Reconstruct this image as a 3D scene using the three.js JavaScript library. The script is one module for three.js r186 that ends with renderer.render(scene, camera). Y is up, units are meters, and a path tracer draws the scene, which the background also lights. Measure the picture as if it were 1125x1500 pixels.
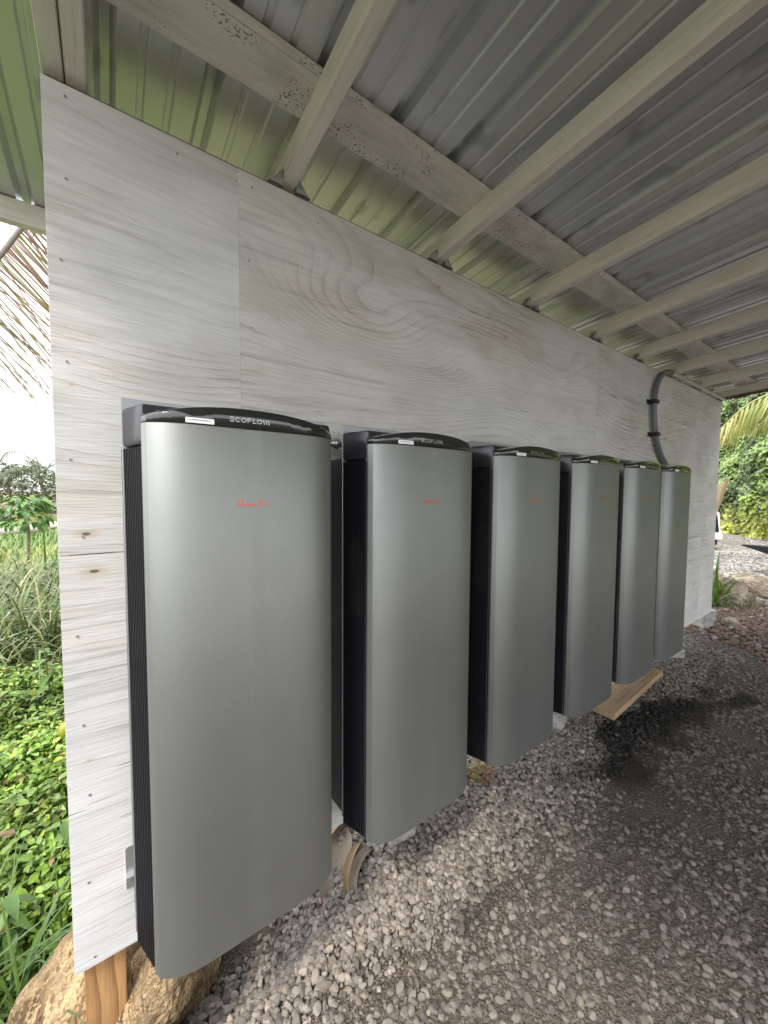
import * as THREE from 'three';
import { mergeGeometries, toCreasedNormals } from 'three/addons/utils/BufferGeometryUtils.js';
import { RoundedBoxGeometry } from 'three/addons/geometries/RoundedBoxGeometry.js';

// ---------------------------------------------------------------- camera, sky, sun, exposure
const scene = new THREE.Scene();
const camera = new THREE.PerspectiveCamera(106.5, 768 / 1024, 0.05, 1500);
camera.position.set(0, 1.557, 1.109);
camera.rotation.order = 'YXZ';
camera.rotation.set(-0.0515, -0.6245, 0.0056);
const renderer = new THREE.WebGLRenderer({ antialias: true });
renderer.toneMapping = THREE.LinearToneMapping;
renderer.toneMappingExposure = 2.95;
renderer.shadowMap.enabled = true;
renderer.shadowMap.type = THREE.PCFSoftShadowMap;

function mulberry(seed) { let a = seed >>> 0; return () => { a = (a + 0x6D2B79F5) | 0; let t = Math.imul(a ^ (a >>> 15), 1 | a); t = (t + Math.imul(t ^ (t >>> 7), 61 | t)) ^ t; return ((t ^ (t >>> 14)) >>> 0) / 4294967296; }; }
const h2 = (x, y, s) => { let h = Math.imul(x | 0, 374761393) ^ Math.imul(y | 0, 668265263) ^ Math.imul(s | 0, 2147483647 - 58); h = Math.imul(h ^ (h >>> 13), 1274126177); return ((h ^ (h >>> 16)) >>> 0) / 4294967296; };
function vnoise(x, y, s = 1) {
  const xi = Math.floor(x), yi = Math.floor(y), fx = x - xi, fy = y - yi;
  const u = fx * fx * (3 - 2 * fx), v = fy * fy * (3 - 2 * fy);
  const a = h2(xi, yi, s), b = h2(xi + 1, yi, s), c = h2(xi, yi + 1, s), d = h2(xi + 1, yi + 1, s);
  return a + (b - a) * u + (c - a) * v + (a - b - c + d) * u * v;
}
function fbm(x, y, s = 1, o = 4) { let t = 0, a = 0.5, n = 0; for (let i = 0; i < o; i++) { t += a * vnoise(x, y, s + i * 17); n += a; a *= 0.5; x *= 2.03; y *= 2.03; } return t / n; }
const clamp = (v, a = 0, b = 1) => Math.min(b, Math.max(a, v));
const mix = (a, b, t) => a + (b - a) * t;
const sstep = (a, b, x) => { const t = clamp((x - a) / (b - a)); return t * t * (3 - 2 * t); };

const SUN = new THREE.Vector3(-0.55, 0.80, 0.28).normalize();
{ // overcast sky: bright cloud layer, a little brighter round the hidden sun
  const W = 256, H = 128, d = new Float32Array(W * H * 4);
  for (let j = 0; j < H; j++) for (let i = 0; i < W; i++) {
    const v = (j + 0.5) / H, el = (v - 0.5) * Math.PI, az = ((i + 0.5) / W - 0.5) * 2 * Math.PI;
    const dir = new THREE.Vector3(Math.cos(el) * Math.cos(az), Math.sin(el), Math.cos(el) * Math.sin(az));
    const p = 1.2 / (Math.max(dir.y, 0) + 0.25);
    const c = fbm(dir.x * p * 2 + 40, dir.z * p * 2 + 40, 5, 4);
    const g = Math.pow(Math.max(0, dir.dot(SUN)), 4);
    let L = 1.05 * (0.86 + 0.3 * (c - 0.5) + 0.5 * g);
    if (dir.y < 0) L *= 0.5;
    const k = (j * W + i) * 4; d[k] = L * 0.97; d[k + 1] = L * 0.995; d[k + 2] = L * 1.03; d[k + 3] = 1;
  }
  const t = new THREE.DataTexture(d, W, H, THREE.RGBAFormat, THREE.FloatType);
  t.mapping = THREE.EquirectangularReflectionMapping; t.magFilter = t.minFilter = THREE.LinearFilter; t.needsUpdate = true;
  scene.background = t; scene.environment = t;
}
const sun = new THREE.DirectionalLight(0xfff6ea, 1.5);
sun.position.copy(SUN).multiplyScalar(40); sun.castShadow = true; sun.shadow.radius = 24;
sun.shadow.mapSize.set(2048, 2048);
Object.assign(sun.shadow.camera, { left: -20, right: 20, top: 20, bottom: -20, near: 1, far: 100 });
scene.add(sun); scene.add(sun.target);

// ---------------------------------------------------------------- helpers
const used = {};
function numbered(n) { if (!(n in used)) { used[n] = 0; return n; } used[n]++; return n + '_' + String(used[n]).padStart(3, '0'); }
function tag(o, label, category, group, kind) { if (label) o.userData.label = label; if (category) o.userData.category = category; if (group) o.userData.group = group; if (kind) o.userData.kind = kind; return o; }
function thing(name, label, category, pos = [0, 0, 0], group) { const g = new THREE.Group(); g.name = numbered(name); g.position.set(...pos); scene.add(g); return tag(g, label, category, group); }
function part(name, geo, mat, parent, label) { const m = new THREE.Mesh(geo, mat); m.name = name; m.castShadow = m.receiveShadow = true; (parent || scene).add(m); if (label) m.userData.label = label; if (!parent || parent === scene) m.name = numbered(name); return m; }
const norm = g => { const q = g.index ? g.toNonIndexed() : g; for (const k of Object.keys(q.attributes)) if (!['position', 'normal', 'uv'].includes(k)) q.deleteAttribute(k); if (!q.attributes.uv) q.setAttribute('uv', new THREE.BufferAttribute(new Float32Array(q.attributes.position.count * 2), 2)); if (!q.attributes.normal) q.computeVertexNormals(); return q; };
const merge = a => mergeGeometries(a.map(norm));
// uv in metres from position; along = axis the grain runs along (0 x, 1 y, 2 z) goes to u
function metreUV(g, along = 0, ou = 0, ov = 0) {
  const p = g.attributes.position, n = g.attributes.normal, uv = new Float32Array(p.count * 2);
  for (let i = 0; i < p.count; i++) {
    const P = [p.getX(i), p.getY(i), p.getZ(i)], N = [Math.abs(n.getX(i)), Math.abs(n.getY(i)), Math.abs(n.getZ(i))];
    const k = N.indexOf(Math.max(...N)); const others = [0, 1, 2].filter(a => a !== k);
    let a = others[0], b = others[1]; if (others.includes(along)) { a = along; b = others.find(q => q !== along); }
    uv[2 * i] = P[a] + ou; uv[2 * i + 1] = P[b] + ov + k * 0.37;
  }
  g.setAttribute('uv', new THREE.BufferAttribute(uv, 2)); return g;
}
function box(x0, x1, y0, y1, z0, z1, r = 0.003, along = 0, off = 0) {
  const g = norm(r > 0 ? new RoundedBoxGeometry(x1 - x0, y1 - y0, z1 - z0, 1, r) : new THREE.BoxGeometry(x1 - x0, y1 - y0, z1 - z0));
  g.translate((x0 + x1) / 2, (y0 + y1) / 2, (z0 + z1) / 2); return metreUV(g, along, off, off * 0.7);
}
const tubeGeo = (pts, r, seg = 24, rs = 10) => new THREE.TubeGeometry(new THREE.CatmullRomCurve3(pts.map(p => new THREE.Vector3(...p))), seg, r, rs);
function bytesTex(w, h, fn, srgb = true, rep) {
  const d = new Uint8Array(w * h * 4);
  for (let j = 0; j < h; j++) for (let i = 0; i < w; i++) { const c = fn(i, j), k = (j * w + i) * 4; d[k] = clamp(c[0]) * 255; d[k + 1] = clamp(c[1]) * 255; d[k + 2] = clamp(c[2]) * 255; d[k + 3] = c.length > 3 ? clamp(c[3]) * 255 : 255; }
  const t = new THREE.DataTexture(d, w, h, THREE.RGBAFormat); t.wrapS = t.wrapT = THREE.RepeatWrapping; t.magFilter = THREE.LinearFilter; t.minFilter = THREE.LinearFilter;
  if (srgb) t.colorSpace = THREE.SRGBColorSpace; if (rep) t.repeat.set(rep[0], rep[1]); t.needsUpdate = true; return t;
}
const s8 = l => l <= 0.0031308 ? 12.92 * l : 1.055 * Math.pow(l, 1 / 2.4) - 0.055; // linear -> srgb
const rgb = (r, g, b) => new THREE.Color().setRGB(r, g, b);
// wrap-around noise for tiling textures
function tnoise(u, v, fu, fv, s) { const n = (x, y) => { const xi = Math.floor(x), yi = Math.floor(y), fx = x - xi, fy = y - yi, U = fx * fx * (3 - 2 * fx), V = fy * fy * (3 - 2 * fy), m = (k, f) => ((k % f) + f) % f; const a = h2(m(xi, fu), m(yi, fv), s), b = h2(m(xi + 1, fu), m(yi, fv), s), c = h2(m(xi, fu), m(yi + 1, fv), s), d = h2(m(xi + 1, fu), m(yi + 1, fv), s); return a + (b - a) * U + (c - a) * V + (a - b - c + d) * U * V; }; return n(u * fu, v * fv); }
const tfbm = (u, v, fu, fv, s, o = 4) => { let t = 0, a = 0.5, n = 0; for (let i = 0; i < o; i++) { t += a * tnoise(u, v, fu << i, fv << i, s + i * 13); n += a; a *= 0.5; } return t / n; };
const std = o => new THREE.MeshStandardMaterial(o);
const phys = o => new THREE.MeshPhysicalMaterial(o);

// ---------------------------------------------------------------- materials
// whitewashed plywood: rotary cut figure under a thin white wash; w x h metres, texture covers that sheet once
function plywood(w, h, W, H, seed, humps, knots = []) {
  const grain = new Float32Array(W * H);
  const col = bytesTex(W, H, (i, j) => {
    const x = i / W * w, y = j / H * h;
    let near = 0, f = y * 12 + x * 0.9 + 3.2 * (fbm(x * 0.55 + seed, y * 1.5, seed, 3) - 0.5) + 0.30 * (fbm(x * 1.9, y * 9 + seed, seed + 9, 3) - 0.5);
    for (const [hx, hy, sx, sy, a] of humps) { const q = ((x - hx) / sx) ** 2 + ((y - hy) / sy) ** 2; if (q < 9) { const e = Math.exp(-q * 0.5); f += a * e; near = Math.max(near, e); } }
    const k = f * 2.7 + fbm(f * 0.9, 3.3, seed + 2, 2) * 1.7, fr = k - Math.floor(k), k3 = k * 3.3 + 0.6 * vnoise(x * 5, y * 30, seed + 31), f3 = k3 - Math.floor(k3);
    const brk = sstep(0.34, 0.62, fbm(x * 3.4, y * 22, seed + 33, 4)), brk2 = sstep(0.35, 0.6, fbm(x * 5 + 9, y * 24, seed + 34, 3));
    const nb = sstep(0.3, 0.75, near);
    let line = Math.pow(fr, 4) * (1 - sstep(0.95, 1, fr)) * 1.5 * mix(0.2 + 0.7 * brk, 0.75 + 0.35 * brk, nb) * mix(0.15 + 0.8 * h2(Math.floor(k), 7, seed), 0.9, nb) + Math.pow(f3, 5) * (1 - sstep(0.93, 1, f3)) * 0.65 * brk2 * h2(Math.floor(k3), 9, seed);
    const fib = fbm(x * 16, y * 330, seed + 4, 2), fib2 = vnoise(x * 9, y * 620, seed + 5);
    const wash = sstep(0.34, 0.66, fbm(x * 1.4 + 5, y * 2.2, seed + 6, 4));        // where the wash is thick
    const blot = fbm(x * 4, y * 8, seed + 8, 5), streak = fbm(x * 2.2, y * 60, seed + 12, 3), smud = sstep(0.55, 0.72, fbm(x * 2.4 + 3, y * 7, seed + 14, 4));
    const dash = sstep(0.60, 0.72, fbm(x * 7, y * 210, seed + 41, 3)) * sstep(0.38, 0.6, fbm(x * 1.6, y * 5, seed + 42, 3));
    let L = -dash * 0.09 * (1.2 - wash) + 0.535 + 0.055 * wash - line * (0.15 - 0.06 * wash) - (fib - 0.5) * 0.085 - (fib2 - 0.5) * 0.035 + (blot - 0.5) * 0.16 - Math.max(0, streak - 0.56) * 0.5 * (1 - 0.6 * wash) - smud * 0.055 + (fbm(x * 1.1, y * 1.3, seed + 51, 3) - 0.5) * 0.06;
    const crack = sstep(0.80, 0.87, fbm(x * 7, y * 190, seed + 21, 2)) * sstep(0.5, 0.62, fbm(x * 2, y * 4, seed + 22, 2));
    L -= crack * 0.22;
    let warm = 0.012 + 0.05 * (1 - wash) + line * 0.05 + crack * 0.06 + smud * 0.05;
    for (const [kx, ky, r, tone] of knots) {
      const dx = (x - kx) / (r * 2.4), dy = (y - ky) / r, q = dx * dx + dy * dy;
      if (q < 9) { const e = Math.exp(-q * 1.1); L -= e * 0.17 * tone; warm += e * 0.26 * tone; if (q < 0.12) L -= 0.28 * tone; }
    }
    grain[j * W + i] = clamp(0.6 - line * 0.35 - crack * 0.5 + (fib - 0.5) * 0.35);
    return [s8(L * (1.0 + warm * 0.5)), s8(L), s8(L * (1.012 - warm * 0.85))];
  });
  const bump = bytesTex(W, H, (i, j) => { const g = grain[j * W + i]; return [g, g, g]; }, false);
  return std({ map: col, bumpMap: bump, bumpScale: 0.0016, roughness: 0.7 });
}
function lumber(base, dark, seed, o = {}) { // tiling 1 m x 0.25 m board texture, uv in metres
  const W = 1024, H = 256, g = new Float32Array(W * H);
  const map = bytesTex(W, H, (i, j) => {
    const u = i / W, v = j / H;
    const f = v * (o.rings || 7) + 1.3 * tfbm(u, v, 2, 2, seed, 3); const fr = f - Math.floor(f);
    const line = Math.pow(fr, 2.2) * (1 - sstep(0.93, 1, fr));
    const fib = tfbm(u, v, 14, 90, seed + 3, 2), blot = tfbm(u, v, 6, 4, seed + 5, 4);
    const spots = (o.spots || 0) * 0.75 * sstep(0.74, 0.82, tfbm(u, v, 210, 64, seed + 7, 1)) * sstep(0.42, 0.66, tfbm(u, v, 5, 2, seed + 8, 3));
    const t = clamp((o.line || 0.5) * line + (fib - 0.5) * (o.fib || 0.5) + (blot - 0.5) * (o.blot || 0.5) + 0.12);
    g[j * W + i] = clamp(0.6 - 0.3 * line + (fib - 0.5) * 0.5 - spots * 0.6);
    return [0, 1, 2].map(k => s8(mix(mix(base[k], dark[k], t), 0.035, spots)));
  }, true, [1, 4]);
  const bump = bytesTex(W, H, (i, j) => { const q = g[j * W + i]; return [q, q, q]; }, false, [1, 4]);
  return std({ map, bumpMap: bump, bumpScale: o.bump || 0.0015, roughness: o.rough || 0.75 });
}
const M = {};
M.rafter = lumber([0.80, 0.785, 0.755], [0.54, 0.52, 0.48], 11, { line: 0.22, fib: 0.6, blot: 0.9 });
M.purlin = lumber([0.74, 0.73, 0.71], [0.46, 0.45, 0.43], 23, { line: 0.2, fib: 0.6, blot: 1.3, spots: 1 });
M.post = lumber([0.44, 0.25, 0.105], [0.20, 0.085, 0.028], 31, { line: 0.9, fib: 0.5, blot: 0.4, rings: 5, bump: 0.001 });
M.plank = lumber([0.38, 0.27, 0.16], [0.19, 0.12, 0.06], 37, { line: 0.4, fib: 0.5, blot: 1.0 });
M.darkwood = lumber([0.13, 0.075, 0.04], [0.05, 0.03, 0.015], 41, { line: 0.5 });
{
  const n = bytesTex(512, 512, (i, j) => { const u = i / 512, v = j / 512; const q = 0.5 * tfbm(u, v, 5, 5, 3, 4) + 0.5 * tnoise(u, v, 160, 160, 8); return [q, q, q]; }, false, [1.6, 1.6]);
  const r = bytesTex(512, 512, (i, j) => { const u = i / 512, v = j / 512; const q = 0.62 + 0.16 * (tfbm(u, v, 4, 3, 12, 5) - 0.5); return [q, q, q]; }, false, [0.8, 0.8]);
  const c = bytesTex(512, 512, (i, j) => { const u = i / 512, v = j / 512; const q = 0.95 + 0.08 * (tfbm(u, v, 6, 4, 14, 5) - 0.5) - 0.12 * sstep(0.66, 0.8, tfbm(u, v, 24, 9, 18, 3)); return [q, q, q]; }, true, [0.7, 0.7]);
  M.sheet = std({ color: rgb(0.74, 0.76, 0.79), map: c, metalness: 0.8, roughness: 0.75, roughnessMap: r, bumpMap: n, bumpScale: 0.00015 });
  const grainN = bytesTex(512, 512, (i, j) => { const u = i / 512, v = j / 512; const q = tnoise(u, v, 512, 512, 51); return [q, q, q]; }, false, [2.2, 2.2]);
  const grainC = bytesTex(512, 512, (i, j) => { const u = i / 512, v = j / 512; const q = 0.92 + 0.05 * (tnoise(u, v, 512, 512, 53) - 0.5) + 0.05 * (tfbm(u, v, 3, 3, 54, 3) - 0.5); return [q, q, q]; }, true, [2.2, 2.2]);
  const smear = bytesTex(512, 512, (i, j) => { const u = i / 512, v = j / 512; const q = 0.56 + 0.05 * (tfbm(u, v, 3, 4, 61, 5) - 0.5) + 0.03 * (tnoise(u, v, 200, 200, 64) - 0.5); return [q, q, q]; }, false, [0.9, 0.65]);
  M.silver = std({ color: rgb(0.33, 0.34, 0.33), map: grainC, metalness: 0.80, roughness: 0.92, roughnessMap: smear, bumpMap: grainN, bumpScale: 0.00010 });
}
M.black = phys({ color: rgb(0.009, 0.009, 0.013), roughness: 0.5, specularIntensity: 0.45 });
M.vent = std({ color: rgb(0.003, 0.003, 0.003), roughness: 0.9 });
M.gloss = phys({ color: rgb(0.016, 0.018, 0.017), roughness: 0.10, clearcoat: 0.6, clearcoatRoughness: 0.05 });
M.cap = std({ color: rgb(0.022, 0.022, 0.028), roughness: 0.24 });
M.plate = std({ color: rgb(0.30, 0.31, 0.32), metalness: 0.55, roughness: 0.42 });
M.rear = std({ color: rgb(0.05, 0.055, 0.055), metalness: 0.3, roughness: 0.4 });
M.galv = std({ color: rgb(0.55, 0.57, 0.58), metalness: 0.85, roughness: 0.38 });
M.galvDark = std({ color: rgb(0.42, 0.44, 0.45), metalness: 0.7, roughness: 0.5 });
M.chrome = std({ color: rgb(0.62, 0.64, 0.65), metalness: 0.95, roughness: 0.22 });
M.pvc = std({ color: rgb(0.14, 0.155, 0.17), roughness: 0.45 });
M.strap = std({ color: rgb(0.012, 0.012, 0.014), roughness: 0.5 });
M.nail = std({ color: rgb(0.45, 0.44, 0.42), metalness: 0.6, roughness: 0.5 });
M.hole = std({ color: rgb(0.10, 0.09, 0.08), roughness: 0.95 });
M.rust = std({ color: rgb(0.20, 0.09, 0.035), roughness: 0.9 });

// ---------------------------------------------------------------- ground
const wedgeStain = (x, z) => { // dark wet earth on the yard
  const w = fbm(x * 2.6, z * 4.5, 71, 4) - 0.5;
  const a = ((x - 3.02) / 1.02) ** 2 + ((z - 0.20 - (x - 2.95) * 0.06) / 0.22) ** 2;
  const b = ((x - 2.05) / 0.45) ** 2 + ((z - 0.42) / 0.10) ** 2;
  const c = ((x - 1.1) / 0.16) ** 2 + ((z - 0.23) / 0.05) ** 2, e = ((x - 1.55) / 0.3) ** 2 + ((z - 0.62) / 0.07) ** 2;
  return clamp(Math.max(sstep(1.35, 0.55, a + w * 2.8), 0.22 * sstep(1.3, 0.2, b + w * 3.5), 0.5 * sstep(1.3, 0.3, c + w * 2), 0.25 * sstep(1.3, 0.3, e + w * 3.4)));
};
const greenness = (x, z) => { // 1 where grass grows, 0 on the gravel
  const edge = -0.55 + 0.18 * (fbm(x * 1.7, z * 1.7, 81, 3) - 0.5);
  const back = sstep(edge + 0.1, edge - 0.1, z) * sstep(6.2, 5.4, x);
  const left = sstep(-0.6, -1.1, x + 0.3 * (fbm(z * 1.2, 4, 83, 2) - 0.5));
  return Math.max(back, left);
};
function groundY(x, z) {
  let y = 0.018 * (fbm(x * 1.4, z * 1.4, 61, 3) - 0.5) + 0.02 * (fbm(x * 0.35, z * 0.35, 62, 2) - 0.5);
  y -= 0.06 * sstep(2.4, 0.6, x) * sstep(0.25, -0.15, z);                          // lower along the cabinets' near end
  const dx = Math.max(0, x - 0.35), dz = Math.max(0, z + 0.26);
  y -= 0.30 * sstep(0.45, 0.0, Math.hypot(dx, dz * 1.6)) * sstep(-2.5, -0.5, z) * sstep(-1.6, -0.3, x);   // hollow at the wall's corner
  y -= 0.13 * sstep(3.4, 1.6, Math.hypot(x - 15.6, (z + 3.4) * 1.3));
  const far = Math.hypot(x, z);
  y += sstep(14, 60, far) * 0.5 * (fbm(x * 0.03, z * 0.03, 64, 2) - 0.3);
  return y;
}
{
  const axis = (a, b, st, lo, hi) => { const v = []; for (let q = a; q <= b + 1e-6; q += st) v.push(q); let s = st, q = b; while (q < hi) { s *= 1.25; q += s; v.push(Math.min(q, hi)); } s = st; q = a; while (q > lo) { s *= 1.25; q -= s; v.unshift(Math.max(q, lo)); } return v; };
  const xs = axis(-1.2, 7.2, 0.04, -600, 600), zs = axis(-1.6, 2.0, 0.04, -600, 600);
  const pos = [], col = [], uv = [], idx = [];
  for (const z of zs) for (const x of xs) {
    pos.push(x, groundY(x, z), z); uv.push(x, z);
    const g = greenness(x, z), st = wedgeStain(x, z), n = fbm(x * 3, z * 3, 65, 4), n2 = fbm(x * 0.9, z * 0.9, 66, 3);
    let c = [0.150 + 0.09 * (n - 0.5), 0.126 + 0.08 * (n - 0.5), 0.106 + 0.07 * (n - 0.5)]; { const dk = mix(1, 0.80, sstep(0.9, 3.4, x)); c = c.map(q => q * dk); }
    const dirt = sstep(0.5, 0.66, n2) * 0.5; c = c.map((q, k) => mix(q, [0.13, 0.10, 0.075][k], dirt));
    const out = sstep(7.2, 8.4, x); c = c.map((q, k) => mix(q, [0.30, 0.27, 0.235][k], out));
    const lava = sstep(4.9, 5.6, x) * (1 - out); c = c.map((q, k) => mix(q, [0.07, 0.045, 0.032][k], lava * 0.8));
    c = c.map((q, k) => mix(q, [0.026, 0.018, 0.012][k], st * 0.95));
    const far = sstep(3, 12, Math.hypot(x, z));
    const lawn = Math.max(far, sstep(0.3, 1.2, x) * sstep(-0.6, -1.2, z)); c = c.map((q, k) => mix(q, mix([0.045, 0.05, 0.018][k], [0.23, 0.22, 0.10][k], lawn), g));
    col.push(...c);
  }
  const nx = xs.length;
  for (let j = 0; j < zs.length - 1; j++) for (let i = 0; i < nx - 1; i++) { const a = j * nx + i, b = a + 1, c = a + nx, d = c + 1; idx.push(a, c, b, b, c, d); }
  const g = new THREE.BufferGeometry(); g.setAttribute('position', new THREE.Float32BufferAttribute(pos, 3)); g.setAttribute('color', new THREE.Float32BufferAttribute(col, 3)); g.setAttribute('uv', new THREE.Float32BufferAttribute(uv, 2)); g.setIndex(idx); g.computeVertexNormals();
  const N = 1024, hgt = new Float32Array(N * N).fill(0.2), rn = mulberry(5);
  for (let k = 0; k < 14000; k++) { // small pebbles pressed in the fines
    const cx = rn() * N, cy = rn() * N, r = 3 + 8 * Math.pow(rn(), 2.2), e = 0.6 + rn() * 0.6, a = rn() * 3.14, ca = Math.cos(a), sa = Math.sin(a), top = 0.35 + rn() * 0.6;
    for (let j = -r | 0; j <= r; j++) for (let i = -r | 0; i <= r; i++) { const u = (i * ca + j * sa) / r, v = (-i * sa + j * ca) / (r * e), q = u * u + v * v; if (q < 1) { const p = (((cy + j) | 0) + N) % N * N + (((cx + i) | 0) + N) % N; hgt[p] = Math.max(hgt[p], top * Math.sqrt(1 - q)); } }
  }
  const bump = bytesTex(N, N, (i, j) => { const q = hgt[j * N + i]; return [q, q, q]; }, false, [1.25, 1.25]);
  const map = bytesTex(N, N, (i, j) => { const q = s8(0.55 + 0.6 * (hgt[j * N + i] - 0.2) + 0.5 * (tnoise(i / N, j / N, 300, 300, 4) - 0.5)); return [q, q, q]; }, true, [1.25, 1.25]);
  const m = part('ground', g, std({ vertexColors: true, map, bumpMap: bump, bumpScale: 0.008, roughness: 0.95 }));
  m.userData.kind = 'structure'; m.userData.label = 'gravel yard with wet dark patch and grass field behind the wall';
}
// gravel stones lying on the yard
function stoneGeo(seed, flat = 0.62) {
  const g = new THREE.IcosahedronGeometry(1, 1), p = g.attributes.position, r = mulberry(seed), ax = [0, 1, 2, 3, 4, 5, 6, 7].map(() => { const v = new THREE.Vector3(r() - 0.5, r() - 0.5, r() - 0.5).normalize(); return [v, 0.56 + r() * 0.3]; });
  for (let i = 0; i < p.count; i++) { const v = new THREE.Vector3().fromBufferAttribute(p, i); for (const [a, d] of ax) { const q = v.dot(a); if (q > d) v.addScaledVector(a, d - q); } v.multiplyScalar(1 + 0.16 * (vnoise(v.x * 1.6 + seed, v.y * 1.6 + v.z * 2.1, seed) - 0.5)); v.y *= flat; v.z *= 0.78; p.setXYZ(i, v.x, v.y, v.z); }
  return toCreasedNormals(norm(g), 0.45);
}
const stoneBump = bytesTex(256, 256, (i, j) => { const q = tfbm(i / 256, j / 256, 6, 6, 91, 5); return [q, q, q]; }, false);
M.stone = std({ color: 0xffffff, roughness: 0.88, bumpMap: stoneBump, bumpScale: 0.0015 });
function scatter(name, list, mat, geos, label, category) {
  const root = new THREE.Group(); root.name = numbered(name); scene.add(root); tag(root, label, category, null, 'stuff');
  geos.forEach((g, k) => {
    const mine = list.filter((_, i) => i % geos.length === k), im = new THREE.InstancedMesh(g, mat, mine.length), c = new THREE.Color();
    mine.forEach((s, i) => { im.setMatrixAt(i, s.m); im.setColorAt(i, c.setRGB(...s.c)); });
    im.name = name.replace(/s$/, '') + '_pieces'; im.castShadow = im.receiveShadow = true; im.userData.kind = 'stuff'; root.add(im);
  });
  return root;
}
const mat4 = (x, y, z, sx, sy, sz, rx, ry, rz, order = 'YXZ') => new THREE.Matrix4().compose(new THREE.Vector3(x, y, z), new THREE.Quaternion().setFromEuler(new THREE.Euler(rx, ry, rz, order)), new THREE.Vector3(sx, sy, sz));
{
  const r = mulberry(101), list = [];
  const put = (x, z, s, sink, c) => list.push({ m: mat4(x, groundY(x, z) + s * sink, z, s * (0.8 + r() * 0.5), s * (0.8 + r() * 0.4), s * (0.8 + r() * 0.4), (r() - 0.5) * 0.9, r() * 6.28, (r() - 0.5) * 0.9), c });
  const colour = (x, z) => {
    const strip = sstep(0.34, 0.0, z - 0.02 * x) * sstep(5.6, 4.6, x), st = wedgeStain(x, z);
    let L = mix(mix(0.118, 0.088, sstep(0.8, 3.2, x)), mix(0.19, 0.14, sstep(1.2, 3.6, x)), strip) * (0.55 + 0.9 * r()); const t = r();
    let c = t < 0.12 ? [L * 1.16, L * 1.0, L * 0.80] : t < 0.35 ? [L * 1.10, L * 0.98, L * 0.88] : [L * 1.10, L * 0.98, L * 0.875];
    if (r() < 0.05) c = c.map(q => q * 1.4);
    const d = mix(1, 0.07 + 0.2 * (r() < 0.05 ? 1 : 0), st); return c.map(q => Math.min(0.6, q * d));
  };
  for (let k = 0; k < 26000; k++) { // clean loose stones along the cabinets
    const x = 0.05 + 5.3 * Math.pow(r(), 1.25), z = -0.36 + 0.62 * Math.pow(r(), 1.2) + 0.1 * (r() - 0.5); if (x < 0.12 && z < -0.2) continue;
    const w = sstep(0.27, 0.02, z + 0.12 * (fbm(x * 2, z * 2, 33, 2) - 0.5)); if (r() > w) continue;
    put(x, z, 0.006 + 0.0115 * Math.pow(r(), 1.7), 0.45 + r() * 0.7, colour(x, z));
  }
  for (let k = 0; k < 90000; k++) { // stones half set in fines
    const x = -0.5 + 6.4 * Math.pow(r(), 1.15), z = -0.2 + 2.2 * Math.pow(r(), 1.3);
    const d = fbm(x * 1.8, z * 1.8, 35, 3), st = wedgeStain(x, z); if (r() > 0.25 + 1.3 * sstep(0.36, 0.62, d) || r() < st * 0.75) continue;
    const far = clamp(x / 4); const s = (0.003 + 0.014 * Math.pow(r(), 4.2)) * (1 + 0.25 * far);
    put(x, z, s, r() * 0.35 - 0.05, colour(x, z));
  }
  for (let k = 0; k < 16000; k++) { // pale gravel of the drive beyond the shelter
    const x = 7.4 + 11 * Math.pow(r(), 1.2), z = -4.2 + 4.4 * r(); put(x, z, 0.018 + 0.022 * r(), 0.3, (L => [L, L * 0.95, L * 0.88])(0.16 + 0.24 * r()));
  }
  scatter('gravel', list, M.stone, [1, 2, 3, 4, 5].map(k => stoneGeo(k)), 'loose grey gravel stones covering the yard', 'gravel');
}
{
  const r = mulberry(131), list = [];
  for (let k = 0; k < 9000; k++) {
    const x = 4.7 + 3.0 * Math.pow(r(), 0.8), z = -0.75 + 2.4 * Math.pow(r(), 1.3); if (r() > sstep(4.7, 5.7, x + 0.5 * (fbm(x * 2, z * 2, 9, 2) - 0.5))) continue;
    const s = 0.016 + 0.024 * r() * r(), L = 0.05 + 0.09 * r();
    list.push({ m: mat4(x, groundY(x, z) + s * 0.5, z, s * 1.2, s, s, r() * 3, r() * 6.28, r() * 3), c: r() < 0.15 ? [L * 2, L * 1.8, L * 1.6] : [L * 1.3, L * 0.86, L * 0.66] });
  }
  scatter('lava_rock', list, M.stone, [21, 22, 23].map(k => stoneGeo(k, 0.8)), 'coarse dark brown rubble at the far end of the wall', 'rubble');
}

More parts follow.
